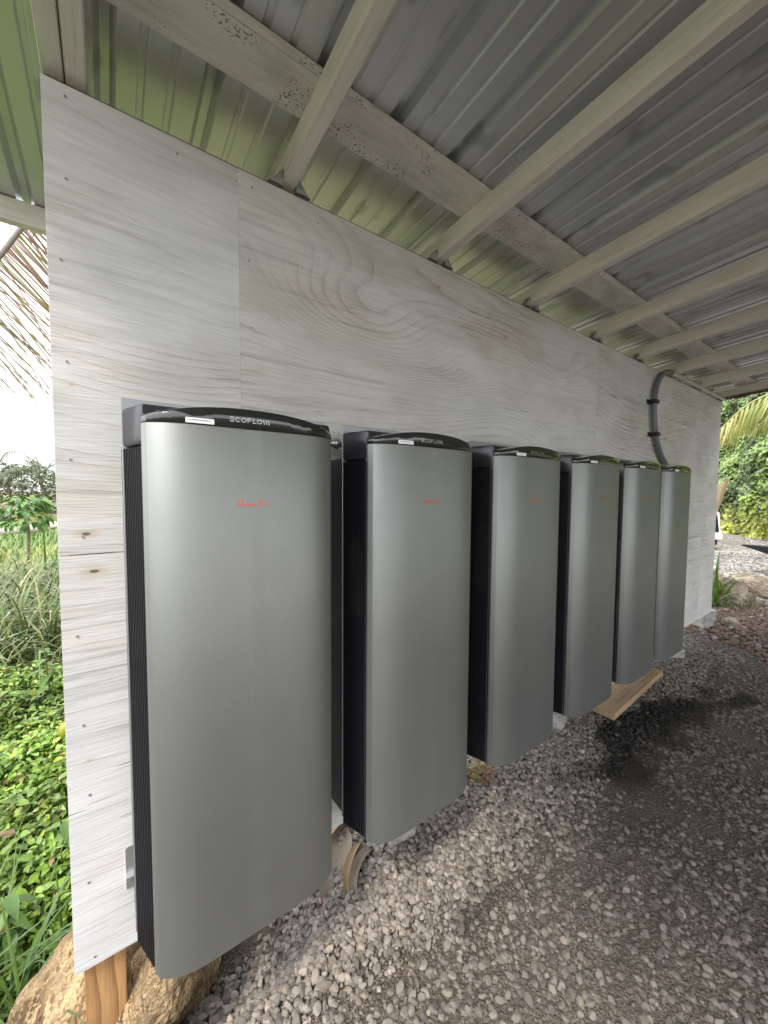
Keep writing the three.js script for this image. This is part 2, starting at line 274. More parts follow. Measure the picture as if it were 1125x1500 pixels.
// ---------------------------------------------------------------- plywood wall
const ZW = -0.232, YB = 0.17, YT = 2.612;
{
  const wall = thing('plywood_wall', 'whitewashed plywood wall standing on short posts behind the row of cabinets', 'wall');
  const cols = [
    [-0.113, 0.37045, [[YB, 1.378], [1.381, YT]]],
    [0.37075, 2.81045, [[YB, 1.098], [1.101, YT]]],
    [2.81085, 5.25045, [[YB, 1.098], [1.101, YT]]],
    [5.25085, 5.720, [[YB, 1.148], [1.151, YT]]],
  ];
  const mats = [
    [plywood(0.482, 1.208, 512, 1280, 3, [], [[0.075, 1.16, 0.013, 1], [0.05, 0.62, 0.008, 0.4], [0.30, 0.42, 0.03, 0.35]]), plywood(0.482, 1.231, 512, 1280, 5, [[0.3, 0.5, 0.2, 0.10, 0.5]], [[0.06, 0.055, 0.012, 1], [0.04, 0.46, 0.006, 0.5]])],
    [null, plywood(2.437, 1.51, 2048, 1280, 7, [[0.50, 1.15, 0.30, 0.13, 4.2], [1.35, 0.86, 0.5, 0.16, -2.4], [1.0, 1.36, 0.4, 0.1, 1.6], [1.95, 1.15, 0.35, 0.12, 2.6], [0.95, 0.98, 0.25, 0.09, 2.2]], [[0.9, 1.41, 0.012, 0.5], [1.4, 1.3, 0.014, 0.3]])],
    [null, plywood(2.437, 1.51, 2048, 1280, 13, [[0.7, 0.9, 0.5, 0.2, 1.6], [1.7, 1.2, 0.4, 0.2, -1.5]], [])],
    [null, null],
  ];
  mats[1][0] = mats[2][0] = mats[3][0] = mats[0][0]; mats[3][1] = mats[0][1];
  cols.forEach(([x0, x1, rows], c) => rows.forEach(([y0, y1], k) => {
    const g = norm(new RoundedBoxGeometry(x1 - x0, y1 - y0, 0.018, 1, 0.0006)); const p = g.attributes.position, uv = g.attributes.uv, w = x1 - x0, h = y1 - y0;
    const rw = c === 0 || mats[c][k] !== mats[0][k] ? w : 0.482, rh = c === 0 || mats[c][k] !== mats[0][k] ? h : 1.22;
    for (let i = 0; i < p.count; i++) uv.setXY(i, (p.getX(i) + w / 2) / rw, (p.getY(i) + h / 2) / rh);
    g.translate((x0 + x1) / 2, (y0 + y1) / 2, ZW - 0.009);
    const pan = part('plywood_panel', g, mats[c][k], wall);
    // screws down the panel's edges and along its top
    const spots = []; for (let y = y0 + 0.06; y < y1; y += 0.23) { spots.push([x0 + 0.04, y]); if (c === 1) spots.push([x0 + 1.05, y + 0.07]); }
    for (let x = x0 + 0.3; x < x1; x += 0.62) spots.push([x, y1 - 0.07]);
    const rs = mulberry(c * 10 + k + 3), hd = [], dk = [];
    for (const [sx, sy] of spots) { const jx = sx + (rs() - 0.5) * 0.03, jy = sy + (rs() - 0.5) * 0.07; const a = new THREE.CylinderGeometry(0.0036, 0.0036, 0.0022, 10); a.rotateX(Math.PI / 2); a.translate(jx, jy, ZW + 0.0006); hd.push(a); const b = new THREE.CylinderGeometry(0.0018, 0.0018, 0.001, 6); b.rotateX(Math.PI / 2); b.translate(jx, jy, ZW + 0.0022); dk.push(b); }
    const S = part('screw_heads', merge(hd), M.nail, pan); S.userData.kind = 'stuff'; const D = part('screw_sockets', merge(dk), M.hole, pan); D.userData.kind = 'stuff';
  }));
  [-0.042, 1.30, 2.46, 3.9, 5.66].forEach((x, i) => part('post', box(x - 0.051, x + 0.051, i ? -0.15 : -0.5, 2.57, -0.342, -0.2525, 0.004, 1, i * 0.3), M.post, wall));
  part('top_plate', box(-0.11, 5.72, 2.594, 2.632, -0.342, -0.2525, 0.003, 0, 0.2), M.darkwood, wall);
  part('bottom_plate', box(0.02, 5.60, 0.18, 0.27, -0.29, -0.2525, 0.003, 0, 0.5), M.post, wall);
}
// ---------------------------------------------------------------- roof
const SL = 0.08, yb = z => 2.633 + SL * (z + 0.24), ANG = -Math.atan(SL);
{
  const roof = thing('shed_roof', 'low sloping roof of grey ribbed metal sheets on painted wooden rafters', 'roof');
  const Z0 = -1.0, Z1 = 4.8, sloped = (g, z = 0) => g; 
  const slopeGeo = g => { const p = g.attributes.position; for (let i = 0; i < p.count; i++) p.setY(i, p.getY(i) + yb(p.getZ(i))); g.computeVertexNormals(); return g; };
  const ribX = [[-0.113, -0.067], [-0.064, -0.018], [0.522, 0.568], [1.256, 1.302], [1.98, 2.026], [2.75, 2.796], [3.45, 3.496], [4.15, 4.196], [4.87, 4.916], [5.63, 5.676]];
  ribX.forEach(([a, b], i) => {
    const rf = part('rafter', slopeGeo(box(a, b, 0, 0.09, Z0, Z1, 0.003, 2, i * 0.41)), M.rafter, roof);
    if (i < 2) return;
    for (const s of [-1, 1]) { // ribbed angle bracket beside the rafter foot on the wall's top
      const x = s < 0 ? a : b, t = new THREE.Shape(); t.moveTo(0, 0); t.lineTo(0.060, 0); t.lineTo(0.054, 0.008); t.lineTo(0.008, 0.062); t.lineTo(0, 0.066); t.closePath();
      const parts = [];
      for (const z of [0, 0.03]) { const g = new THREE.ExtrudeGeometry(t, { depth: 0.003, bevelEnabled: false }); g.translate(0, 0, z); parts.push(g); }
      for (const [u, v] of [[0.012, 0.030], [0.024, 0.018], [0.036, 0.007]]) { const g = new THREE.BoxGeometry(0.004, 0.022, 0.034); g.rotateZ(0.72); g.translate(u + 0.004, v + 0.006, 0.0165); parts.push(g); }
      const f = new THREE.BoxGeometry(0.062, 0.003, 0.033); f.translate(0.031, 0.0015, 0.0165); parts.push(f); const e = new THREE.BoxGeometry(0.003, 0.066, 0.033); e.translate(0.0015, 0.033, 0.0165); parts.push(e);
      const g = merge(parts); g.scale(0.85, 0.85, 0.85); if (s < 0) g.scale(-1, 1, 1); if (s < 0) { const q = g.attributes.position.array; for (let k = 0; k < q.length; k += 9) for (let m = 0; m < 3; m++) { const tmp = q[k + 3 + m]; q[k + 3 + m] = q[k + 6 + m]; q[k + 6 + m] = tmp; } g.computeVertexNormals(); }
      g.translate(x + s * 0.001, 2.616, -0.2500);
      part('angle_bracket', g, M.galvDark, rf);
    }
    if (i > 3) { const g = box(a - 0.006, a + 0.012, 0.0, 0.055, -0.262, -0.246, 0.001); g.translate(0, 2.634, 0); }
  });
  for (const [z0, z1] of [[-0.086, 0.052], [1.15, 1.288], [2.38, 2.518]]) part('purlin', slopeGeo(box(-0.45, 5.93, 0.0905, 0.1285, z0, z1, 0.004, 0, z0)), M.purlin, roof);
  part('fascia_board', box(-0.45, 5.93, 2.608, 2.698, -1.04, -1.002, 0.003, 0, 0.3), M.rafter, roof);
  part('edge_trim', slopeGeo(merge([box(5.678, 5.684, -0.02, 0.1, Z0, Z1, 0), box(5.60, 5.678, -0.006, -0.002, Z0, Z1, 0)])), M.darkwood, roof);
  { const bl = []; for (let z = -0.15; z < 3.4; z += 0.28) { const g = new THREE.SphereGeometry(0.008, 8, 6); g.translate(5.64, -0.008, z); bl.push(g); } const b = part('rivets', slopeGeo(merge(bl)), M.galvDark, roof); b.userData.kind = 'stuff'; }
  // ribbed sheets, each 0.78 m wide with three deep ribs and small stiffening ribs between them
  const TH = 0.0007, prof = []; const pitch = 0.26;
  const one = [[0, 0], [0.006, 0], [0.022, 0.030], [0.044, 0.030], [0.060, 0], [0.108, 0], [0.114, 0.006], [0.126, 0.006], [0.132, 0], [0.182, 0], [0.188, 0.006], [0.200, 0.006], [0.206, 0]];
  for (let n = 0; n < 9; n++) {
    const x0 = -0.53 + n * pitch * 3, pts = []; const nn = 3; if (x0 > 5.9) break;
    for (let k = 0; k < nn; k++) for (const [u, v] of one) pts.push([x0 + k * pitch + u, v]); pts.push([x0 + nn * pitch + 0.004, 0]); pts.push([x0 + nn * pitch + 0.020, 0.029]);
    const clipped = pts.map(([x, y]) => [Math.min(x, 5.95), y]);
    const pos = [], idx = [], uv = []; const zs = []; for (let k = 0; k <= 14; k++) zs.push(-1.06 + (Z1 + 0.06 + 1.06) * k / 14);
    const lift = 0.1300 + (n % 2) * 0.0009, rr = mulberry(n + 71), tw = (rr() - 0.5) * 0.002;
    const V = (layer) => { for (const z of zs) for (const [x, y] of clipped) { pos.push(x, y + lift + layer * TH + yb(z) + tw * Math.sin(z * 2 + n) + 0.0005 * Math.sin(z * 3.1 + x * 5), z); uv.push(x, z); } };
    V(0); V(1); const np = clipped.length, L = zs.length * np;
    for (let j = 0; j < zs.length - 1; j++) for (let i = 0; i < np - 1; i++) { const a = j * np + i, b = a + 1, c = a + np, d = c + 1; idx.push(a, b, c, b, d, c, L + a, L + c, L + b, L + b, L + c, L + d); }
    for (let j = 0; j < zs.length - 1; j++) for (const i of [0, np - 1]) { const a = j * np + i, c = a + np; idx.push(a, c, L + a, L + a, c, L + c); }
    const g = new THREE.BufferGeometry(); g.setAttribute('position', new THREE.Float32BufferAttribute(pos, 3)); g.setAttribute('uv', new THREE.Float32BufferAttribute(uv, 2)); g.setIndex(idx);
    part('roof_sheet', toCreasedNormals(g, 0.35), M.sheet, roof);
  }
}

// ---------------------------------------------------------------- battery cabinets
const CW = 0.522, CH = 1.464, BULGE = 0.050;
const frontZ = (x, r = 0.014) => { const t = clamp(x / CW), d = Math.min(x, CW - x); let z = BULGE * (1 - Math.pow(Math.abs(2 * t - 1), 6.0)); if (d < r) z -= r * (1 - Math.sqrt(Math.max(0, 1 - (1 - d / r) ** 2))); return z; };
const frontPts = (() => { const a = []; for (let k = 0; k <= 8; k++) { const q = 1 - Math.cos(k / 8 * Math.PI / 2); a.push(q * 0.014); } for (let k = 1; k < 40; k++) a.push(0.014 + (CW - 0.028) * k / 40); for (let k = 0; k <= 8; k++) { const q = Math.sin(k / 8 * Math.PI / 2); a.push(CW - 0.014 + q * 0.014); } return a.map(x => [x, frontZ(x)]); })();
function extrudeY(pts, y0, y1, bevel = 0) { // pts = plan polygon [x, z]
  const s = new THREE.Shape(pts.map(([x, z]) => new THREE.Vector2(x, -z)));
  const g = new THREE.ExtrudeGeometry(s, { depth: y1 - y0 - 2 * bevel, bevelEnabled: bevel > 0, bevelSize: bevel, bevelThickness: bevel, bevelOffset: -bevel, bevelSegments: 3, steps: 1 });
  g.rotateX(-Math.PI / 2); g.translate(0, y0 + bevel, 0); return metreUV(toCreasedNormals(norm(g), 0.5), 1);
}
function canvasMat(w, h, draw, o) { const c = document.createElement('canvas'); c.width = w; c.height = h; const x = c.getContext('2d'); x.clearRect(0, 0, w, h); draw(x, w, h); const t = new THREE.CanvasTexture(c); t.colorSpace = THREE.SRGBColorSpace; return std({ map: t, transparent: true, ...o }); }
function frontPatch(x0, x1, y0, y1, off, zf = frontZ) { const n = 14, pos = [], uv = [], idx = []; for (let i = 0; i <= n; i++) { const x = mix(x0, x1, i / n); for (const [k, y] of [[0, y0], [1, y1]]) { pos.push(x, y, zf(x) + off); uv.push(i / n, k); } if (i) { const b = i * 2; idx.push(b - 2, b, b - 1, b, b + 1, b - 1); } } const g = new THREE.BufferGeometry(); g.setAttribute('position', new THREE.Float32BufferAttribute(pos, 3)); g.setAttribute('uv', new THREE.Float32BufferAttribute(uv, 2)); g.setIndex(idx); g.computeVertexNormals(); return g; }
const bandTop = x => CH - 0.002 + 0.037 * (1 - Math.pow(Math.abs(2 * clamp(x / CW) - 1), 2.2)), bandBot = CH - 0.019;
const bandZ = x => frontZ(x) + 0.0012;
M.logo = canvasMat(1024, 160, (x, w, h) => { // wordmark: three bars, then letters, then three uprights
  x.strokeStyle = x.fillStyle = '#b4b8b6'; x.lineWidth = 15; x.lineCap = 'butt'; x.lineJoin = 'round'; const T = 24, B = 136, Mi = 80;
  for (const y of [T + 8, Mi, B - 8]) { x.fillRect(20, y - 8, 104, 16); }
  const arc = (cx, r, a0, a1) => { x.beginPath(); x.ellipse(cx, Mi, r, 48, 0, a0, a1); x.stroke(); };
  arc(212, 54, 0.75, Math.PI * 2 - 0.75); arc(352, 54, 0, Math.PI * 2);
  x.fillRect(444, T, 16, B - T); x.fillRect(444, T, 96, 16); x.fillRect(444, Mi - 8, 78, 16);
  x.fillRect(576, T, 16, B - T); x.fillRect(576, B - 16, 88, 16); arc(744, 54, 0, Math.PI * 2);
  for (const q of [832, 896, 960]) { x.beginPath(); x.moveTo(q, T); x.lineTo(q + 26, B); x.lineTo(q + 46, B); x.lineTo(q + 20, T); x.fill(); }
}, { metalness: 0.6, roughness: 0.3 });
M.script = canvasMat(1024, 320, (x) => { // orange handwriting "Ocean Pro"
  x.strokeStyle = '#e8552c'; x.lineCap = 'round'; x.lineJoin = 'round';
  const S = (w, f) => { x.lineWidth = w; x.beginPath(); f(); x.stroke(); };
  S(20, () => { x.moveTo(168, 72); x.bezierCurveTo(96, 84, 40, 190, 66, 236); x.bezierCurveTo(100, 284, 200, 220, 206, 130); x.bezierCurveTo(208, 74, 160, 56, 112, 104); });
  S(14, () => { x.moveTo(120, 110); x.bezierCurveTo(170, 60, 230, 60, 262, 76); });
  S(15, () => { x.moveTo(292, 176); x.bezierCurveTo(252, 164, 230, 232, 258, 238); x.bezierCurveTo(290, 240, 310, 214, 330, 206); x.bezierCurveTo(362, 196, 362, 168, 340, 172); x.bezierCurveTo(312, 180, 312, 236, 346, 238); x.bezierCurveTo(376, 238, 398, 190, 430, 176); x.bezierCurveTo(392, 174, 380, 236, 408, 236); x.bezierCurveTo(432, 232, 440, 190, 444, 178); x.bezierCurveTo(440, 216, 448, 240, 470, 232); x.lineTo(496, 176); x.lineTo(484, 236); x.bezierCurveTo(508, 180, 530, 168, 540, 184); x.bezierCurveTo(548, 206, 536, 240, 566, 232); x.bezierCurveTo(590, 220, 604, 208, 620, 204); });
  S(17, () => { x.moveTo(706, 84); x.bezierCurveTo(692, 140, 676, 200, 664, 244); });
  S(14, () => { x.moveTo(630, 110); x.bezierCurveTo(700, 62, 800, 66, 800, 116); x.bezierCurveTo(796, 160, 730, 172, 694, 168); });
  S(14, () => { x.moveTo(806, 180); x.lineTo(790, 236); x.bezierCurveTo(806, 196, 824, 176, 852, 178); });
  S(14, () => { x.moveTo(900, 178); x.bezierCurveTo(862, 180, 850, 236, 886, 238); x.bezierCurveTo(924, 236, 936, 180, 900, 178); x.bezierCurveTo(920, 196, 950, 190, 980, 176); });
}, { roughness: 0.4 });
M.sticker = (() => { const m = canvasMat(512, 96, (x, w, h) => { x.fillStyle = '#eceff0'; x.fillRect(0, 0, w, h); x.fillStyle = '#2a2c30'; x.beginPath(); x.arc(74, 40, 9, 0, 7); x.fill(); x.fillRect(96, 30, 6, 20); const r = mulberry(9); for (let q = 112; q < 420;) { const a = 8 + r() * 12; x.fillRect(q, 31, a, 17); q += a + (r() < 0.15 ? 16 : 5); } }, { roughness: 0.5 }); m.transparent = false; return m; })();
function sideProfile(left) { // fins down the flank between the back edge and the front edge
  const pts = []; const n = 11, A = [-0.034, -0.1215], B = [0.0015, -0.010]; const nx = -(B[1] - A[1]), nz = B[0] - A[0], l = Math.hypot(nx, nz);
  for (let k = 0; k < n; k++) for (const [f, d] of [[0.05, 0], [0.5, 0], [0.56, -0.0055], [0.94, -0.0055]]) { const t = (k + f) / n; pts.push([A[0] + (B[0] - A[0]) * t + nx / l * d, A[1] + (B[1] - A[1]) * t + nz / l * d]); }
  pts.unshift(A); pts.push(B); return left ? pts.map(([x, z]) => [x, z]) : pts.map(([x, z]) => [CW - x, z]).reverse();
}
function makeCabinet() {
  const t = thing('battery_cabinet', 'x', 'battery cabinet');
  part('ribbed_shell', extrudeY([...sideProfile(true), ...sideProfile(false)], 0.004, 1.388, 0), M.black, t);
  // vents: two banks of slots in the flanks
  const vent = []; for (let k = 0; k < 6; k++) for (const [a, b] of [[0.83, 0.955], [0.965, 1.11]]) { const q = 0.30 + k * 0.091, g = new THREE.BoxGeometry(0.004, b - a, 0.0052); g.rotateY(0.30); g.translate(-0.034 + 0.0355 * q + 0.0017, (a + b) / 2, -0.1215 + 0.1115 * q); vent.push(g); }
  part('vent_grille', merge(vent), M.vent, t).userData.kind = 'stuff';
  const fp = extrudeY([[0.002, -0.030], ...frontPts, [CW - 0.002, -0.030]].map(q => q), 0, CH - 0.0195, 0.002);
  const front = part('front_panel', fp, M.silver, t);
  part('script_lettering', frontPatch(0.204, 0.302, 1.230, 1.2606, 0.0008), M.script, front);
  // glossy band over the panel: upright face with an arched top, rolling back to the cap
  { const rows = [[0, x => bandBot, x => bandZ(x) - 0.012], [1, x => bandBot, x => bandZ(x) - 0.001], [2, x => bandBot + 0.002, x => bandZ(x) + 0.0005], [3, x => bandTop(x) - 0.006, x => bandZ(x) - 0.001], [4, x => bandTop(x) - 0.0015, x => bandZ(x) - 0.004], [5, x => bandTop(x), x => bandZ(x) - 0.010], [6, x => Math.max(bandTop(x) + 0.002, 1.486), x => -0.052], [7, x => 1.497, x => -0.11]];
    const xs = frontPts.map(p => p[0]), pos = [], idx = [], uv = []; rows.forEach(([k, fy, fz]) => xs.forEach(x => { pos.push(k > 5 ? mix(x, CW / 2 + (x - CW / 2) * 1.1, (k - 5) / 2) : x, fy(x), fz(x)); uv.push(x, k * 0.02); })); const n = xs.length;
    for (let j = 0; j < rows.length - 1; j++) for (let i = 0; i < n - 1; i++) { const a = j * n + i; idx.push(a, a + 1, a + n, a + 1, a + n + 1, a + n); }
    const g = new THREE.BufferGeometry(); g.setAttribute('position', new THREE.Float32BufferAttribute(pos, 3)); g.setAttribute('uv', new THREE.Float32BufferAttribute(uv, 2)); g.setIndex(idx);
    const band = part('top_band', toCreasedNormals(g, 0.7), M.gloss, t);
    part('logo_lettering', frontPatch(0.192, 0.302, CH - 0.0055, CH + 0.0117, 0.0004, bandZ), M.logo, band);
    part('label_sticker', frontPatch(0.090, 0.156, CH - 0.0165, CH - 0.0035, 0.0005, bandZ), M.sticker, band); }
  part('top_cap', extrudeY([[-0.034, -0.1215], [-0.018, -0.070], [-0.004, -0.026], [0.004, -0.012], [CW - 0.004, -0.012], [CW + 0.004, -0.026], [CW + 0.018, -0.070], [CW + 0.034, -0.1215]], 1.3905, 1.494, 0.012), M.cap, t);
  part('back_plate', box(-0.037, CW + 0.037, 0.03, 1.522, -0.129, -0.1225, 0.002, 1), M.plate, t);
  part('rear_box', box(-0.036, CW + 0.020, 0.04, 1.40, -0.2285, -0.1295, 0.006, 1), M.rear, t);
  { const s = new THREE.Shape(); s.moveTo(-0.055, 0.075); s.lineTo(0.06, 0.075); s.lineTo(0.06, 0.206); s.lineTo(-0.045, 0.206); s.quadraticCurveTo(-0.055, 0.206, -0.055, 0.196); s.closePath(); const g = new THREE.ExtrudeGeometry(s, { depth: 0.003, bevelEnabled: false }); g.translate(0, 0, -0.2315);
    const lip = new THREE.BoxGeometry(0.115, 0.006, 0.016); lip.translate(0.0025, 0.118, -0.222); const hole = new THREE.CylinderGeometry(0.006, 0.006, 0.004, 12); hole.rotateX(Math.PI / 2); hole.translate(-0.031, 0.165, -0.2275);
    const br = part('mounting_bracket', merge([g, lip]), M.galv, t); part('bolt', hole, M.chrome, br); }
  return t;
}
{
  const xs = [0.069, 0.7352, 1.4134, 2.091, 2.7429, 3.3705];
  const labels = ['nearest silver and black battery cabinet, at the left end of the wall by the boulder', 'second battery cabinet from the left, a metal pipe stub at its upper left', 'third battery cabinet from the left, above the small orange weed in the gravel', 'fourth battery cabinet from the left, hanging above the near end of the loose plank', 'fifth battery cabinet from the left, hanging over the middle of the loose wooden plank', 'farthest battery cabinet, under the grey bent conduit at the right end of the row'];
  const c0 = makeCabinet();
  xs.forEach((x, i) => { let c = c0; if (i) { c = c0.clone(); c.name = numbered('battery_cabinet'); scene.add(c); } c.position.set(x, 0.28, 0); tag(c, labels[i], 'battery cabinet', 'battery cabinets hung in a row on the wall'); });
}
{ // pipe stub between the first two cabinets
  const t = thing('pipe_coupling', 'short shiny metal pipe stub between the two nearest cabinets near their tops', 'pipe', [0.655, 1.738, -0.165]);
  const cyl = (r, l, x) => { const g = new THREE.CylinderGeometry(r, r, l, 20); g.rotateZ(Math.PI / 2); g.translate(x, 0, 0); return g; };
  part('pipe', cyl(0.0135, 0.15, 0), M.chrome, t); part('lock_nut', merge([cyl(0.021, 0.012, 0.04), cyl(0.019, 0.008, 0.03)]), M.chrome, t); part('lock_nut', cyl(0.021, 0.012, -0.05), M.chrome, t);
}
{ // conduit at the far end
  const t = thing('conduit', 'grey bent conduit rising from the farthest cabinet and running along the wall top', 'conduit');
  const z = -0.200;
  part('bent_pipe', tubeGeo([[4.16, 1.74, z], [4.06, 1.80, z], [3.90, 1.90, z], [3.78, 2.04, z], [3.73, 2.20, z], [3.72, 2.34, z], [3.76, 2.47, z], [3.85, 2.565, z], [3.97, 2.615, z], [4.10, 2.63, z]], 0.0215, 50, 14), M.pvc, t);
  const str = new THREE.CylinderGeometry(0.021, 0.021, 1.62, 14); str.rotateZ(Math.PI / 2); str.translate(4.90, 2.63, z); part('metal_pipe', str, M.galv, t);
  const con = new THREE.CylinderGeometry(0.029, 0.027, 0.08, 14); con.rotateZ(Math.PI / 2); con.translate(4.11, 2.63, z); part('coupling', con, M.galv, t);
  const fit = new THREE.CylinderGeometry(0.03, 0.03, 0.09, 14); fit.translate(4.16, 1.735, z); part('fitting', fit, M.galv, t);
  for (const [x, y] of [[3.716, 2.325], [3.765, 2.06]]) part('pipe_strap', merge([box(x - 0.07, x + 0.07, y - 0.017, y + 0.017, -0.232, -0.224, 0.002), box(x - 0.034, x + 0.034, y - 0.017, y + 0.017, -0.224, -0.170, 0.006)]), M.strap, t);
  for (const x of [4.36, 4.82, 5.20]) part('pipe_clamp', merge([box(x - 0.012, x + 0.012, 2.604, 2.668, -0.232, -0.1755, 0.006), box(x - 0.012, x + 0.012, 2.655, 2.70, -0.232, -0.226, 0.002)]), M.galv, t);
}

// ---------------------------------------------------------------- blocks, plank, boulders
M.concrete = (() => { const n = bytesTex(256, 256, (i, j) => { const u = i / 256, v = j / 256, q = s8(0.32 + 0.30 * (tfbm(u, v, 6, 6, 3, 5) - 0.5) - 0.2 * sstep(0.72, 0.8, tnoise(u, v, 60, 60, 5))); return [q, q * 0.985, q * 0.96]; }, true, [4, 4]); return std({ map: n, roughness: 0.95, bumpMap: stoneBump, bumpScale: 0.003 }); })();
for (const [x, z, h, w, label] of [
  [1.06, -0.27, 0.12, 0.14, 'white concrete block under the second cabinet beside a wooden post'], [2.40, -0.27, 0.10, 0.16, 'white concrete block under the gap between third and fourth cabinets'],
  [2.66, -0.30, 0.12, 0.14, 'pale concrete block beneath the fourth cabinet behind the loose plank'], [4.32, -0.20, 0.10, 0.16, 'small concrete block under the right side of the farthest cabinet'],
  [5.60, -0.28, 0.165, 0.15, 'grey concrete block under the far end of the wall'], [5.86, -0.30, 0.16, 0.11, 'second concrete block just past the far end of the wall']]) {
  const g = box(-w / 2, w / 2, -0.08, h, -0.09, 0.09, 0.008, 0, x); const m = part('concrete_block', g, M.concrete); m.position.set(x, groundY(x, z), z); m.rotation.y = x * 0.3 - 0.4; tag(m, label, 'block', 'concrete blocks under the wall');
}
{ const g = box(-0.495, 0.495, 0, 0.045, -0.115, 0.115, 0.004, 0, 0.1); const m = part('plank', g, M.plank); m.position.set(3.21, 0.038, -0.145); m.rotation.set(0.01, 0.05, 0.012); tag(m, 'loose tan wooden plank lying on the gravel under the fourth and fifth cabinets', 'plank'); }
function rockGeo(seed, sx, sy, sz, facets = 7) {
  let g = new THREE.IcosahedronGeometry(1, 36); g.deleteAttribute('uv'); const p = g.attributes.position, r = mulberry(seed), pl = []; for (let k = 0; k < facets; k++) pl.push([new THREE.Vector3(r() - 0.5, r() - 0.35, r() - 0.5).normalize(), 0.66 + r() * 0.25]);
  const N3 = (x, y, z, f) => (fbm(x * f + seed, y * f + z * f * 0.6, seed, 5) + fbm(z * f + seed, y * f - x * f * 0.6, seed + 5, 5)) / 2 - 0.5;
  for (let i = 0; i < p.count; i++) { const v = new THREE.Vector3().fromBufferAttribute(p, i), u = v.clone(); for (const [a, d] of pl) { const q = v.dot(a); if (q > d) v.addScaledVector(a, (d - q) * 0.85); } v.multiplyScalar(1 + 0.22 * N3(u.x, u.y, u.z, 1.7) + 0.13 * N3(u.x, u.y, u.z, 6) + 0.07 * N3(u.x, u.y, u.z, 19)); p.setXYZ(i, v.x * sx, v.y * sy, v.z * sz); }
  g.computeVertexNormals(); return metreUV(g, 0);
}
function rockMat(a, b, seed) { const map = bytesTex(512, 512, (i, j) => { const u = i / 512, v = j / 512, t = tfbm(u, v, 5, 5, seed, 6), d = tfbm(u, v, 18, 18, seed + 3, 4), q = clamp((t - 0.35) * 2.6) , e = 0.62 + 0.9 * (d - 0.3) + 0.55 * (tnoise(u, v, 120, 120, seed + 9) - 0.35) * sstep(0.3, 0.6, t); return [0, 1, 2].map(k => s8(mix(a[k], b[k], q) * e)); }, true, [2, 2]); const bm = bytesTex(512, 512, (i, j) => { const q = tfbm(i / 512, j / 512, 24, 24, seed + 7, 5); return [q, q, q]; }, false, [2, 2]); return std({ map, bumpMap: bm, bumpScale: 0.025, roughness: 0.9 }); }
M.rockGold = rockMat([0.12, 0.075, 0.035], [0.38, 0.275, 0.155], 3); M.rockGrey = rockMat([0.16, 0.12, 0.085], [0.34, 0.29, 0.22], 17);
{
  const b = part('boulder', rockGeo(4, 0.36, 0.32, 0.22, 6), M.rockGold); b.position.set(0.02, -0.24, -0.50); b.rotation.set(0.1, 0.25, -0.12); tag(b, 'large golden brown boulder under the near corner of the plywood wall', 'boulder');
  const c = part('boulder', rockGeo(9, 0.17, 0.13, 0.13, 9), M.rockGold); c.position.set(0.125, -0.065, -0.29); tag(c, 'smaller golden rock in the gravel below the nearest cabinet', 'boulder');
  for (const [x, z, sx, sy, sz, ry, s, label] of [[7.35, -0.42, 0.42, 0.30, 0.30, 0.3, 31, 'grey brown boulder with grass in front, near the far wall end'], [8.35, -0.30, 0.62, 0.27, 0.32, 0.5, 33, 'long flat brown boulder behind the grassy one, edging the drive'], [8.7, 0.25, 0.34, 0.26, 0.3, 0.1, 35, 'brown boulder at the right edge of the picture beside the drive'], [6.25, -0.62, 0.30, 0.14, 0.2, 0.9, 37, 'low brown rock in the rubble by the far concrete blocks'], [7.9, -0.85, 0.4, 0.32, 0.3, 1.4, 39, 'boulder half hidden by the far edge of the wall'], [5.95, -0.10, 0.16, 0.08, 0.09, 0.2, 41, 'small pale stone in the rubble in front of the far concrete blocks']]) { const m = part('boulder', rockGeo(s, sx, sy, sz), M.rockGrey); m.position.set(x, groundY(x, z) + sy * 0.25, z); m.rotation.y = ry; tag(m, label, 'boulder'); }
}
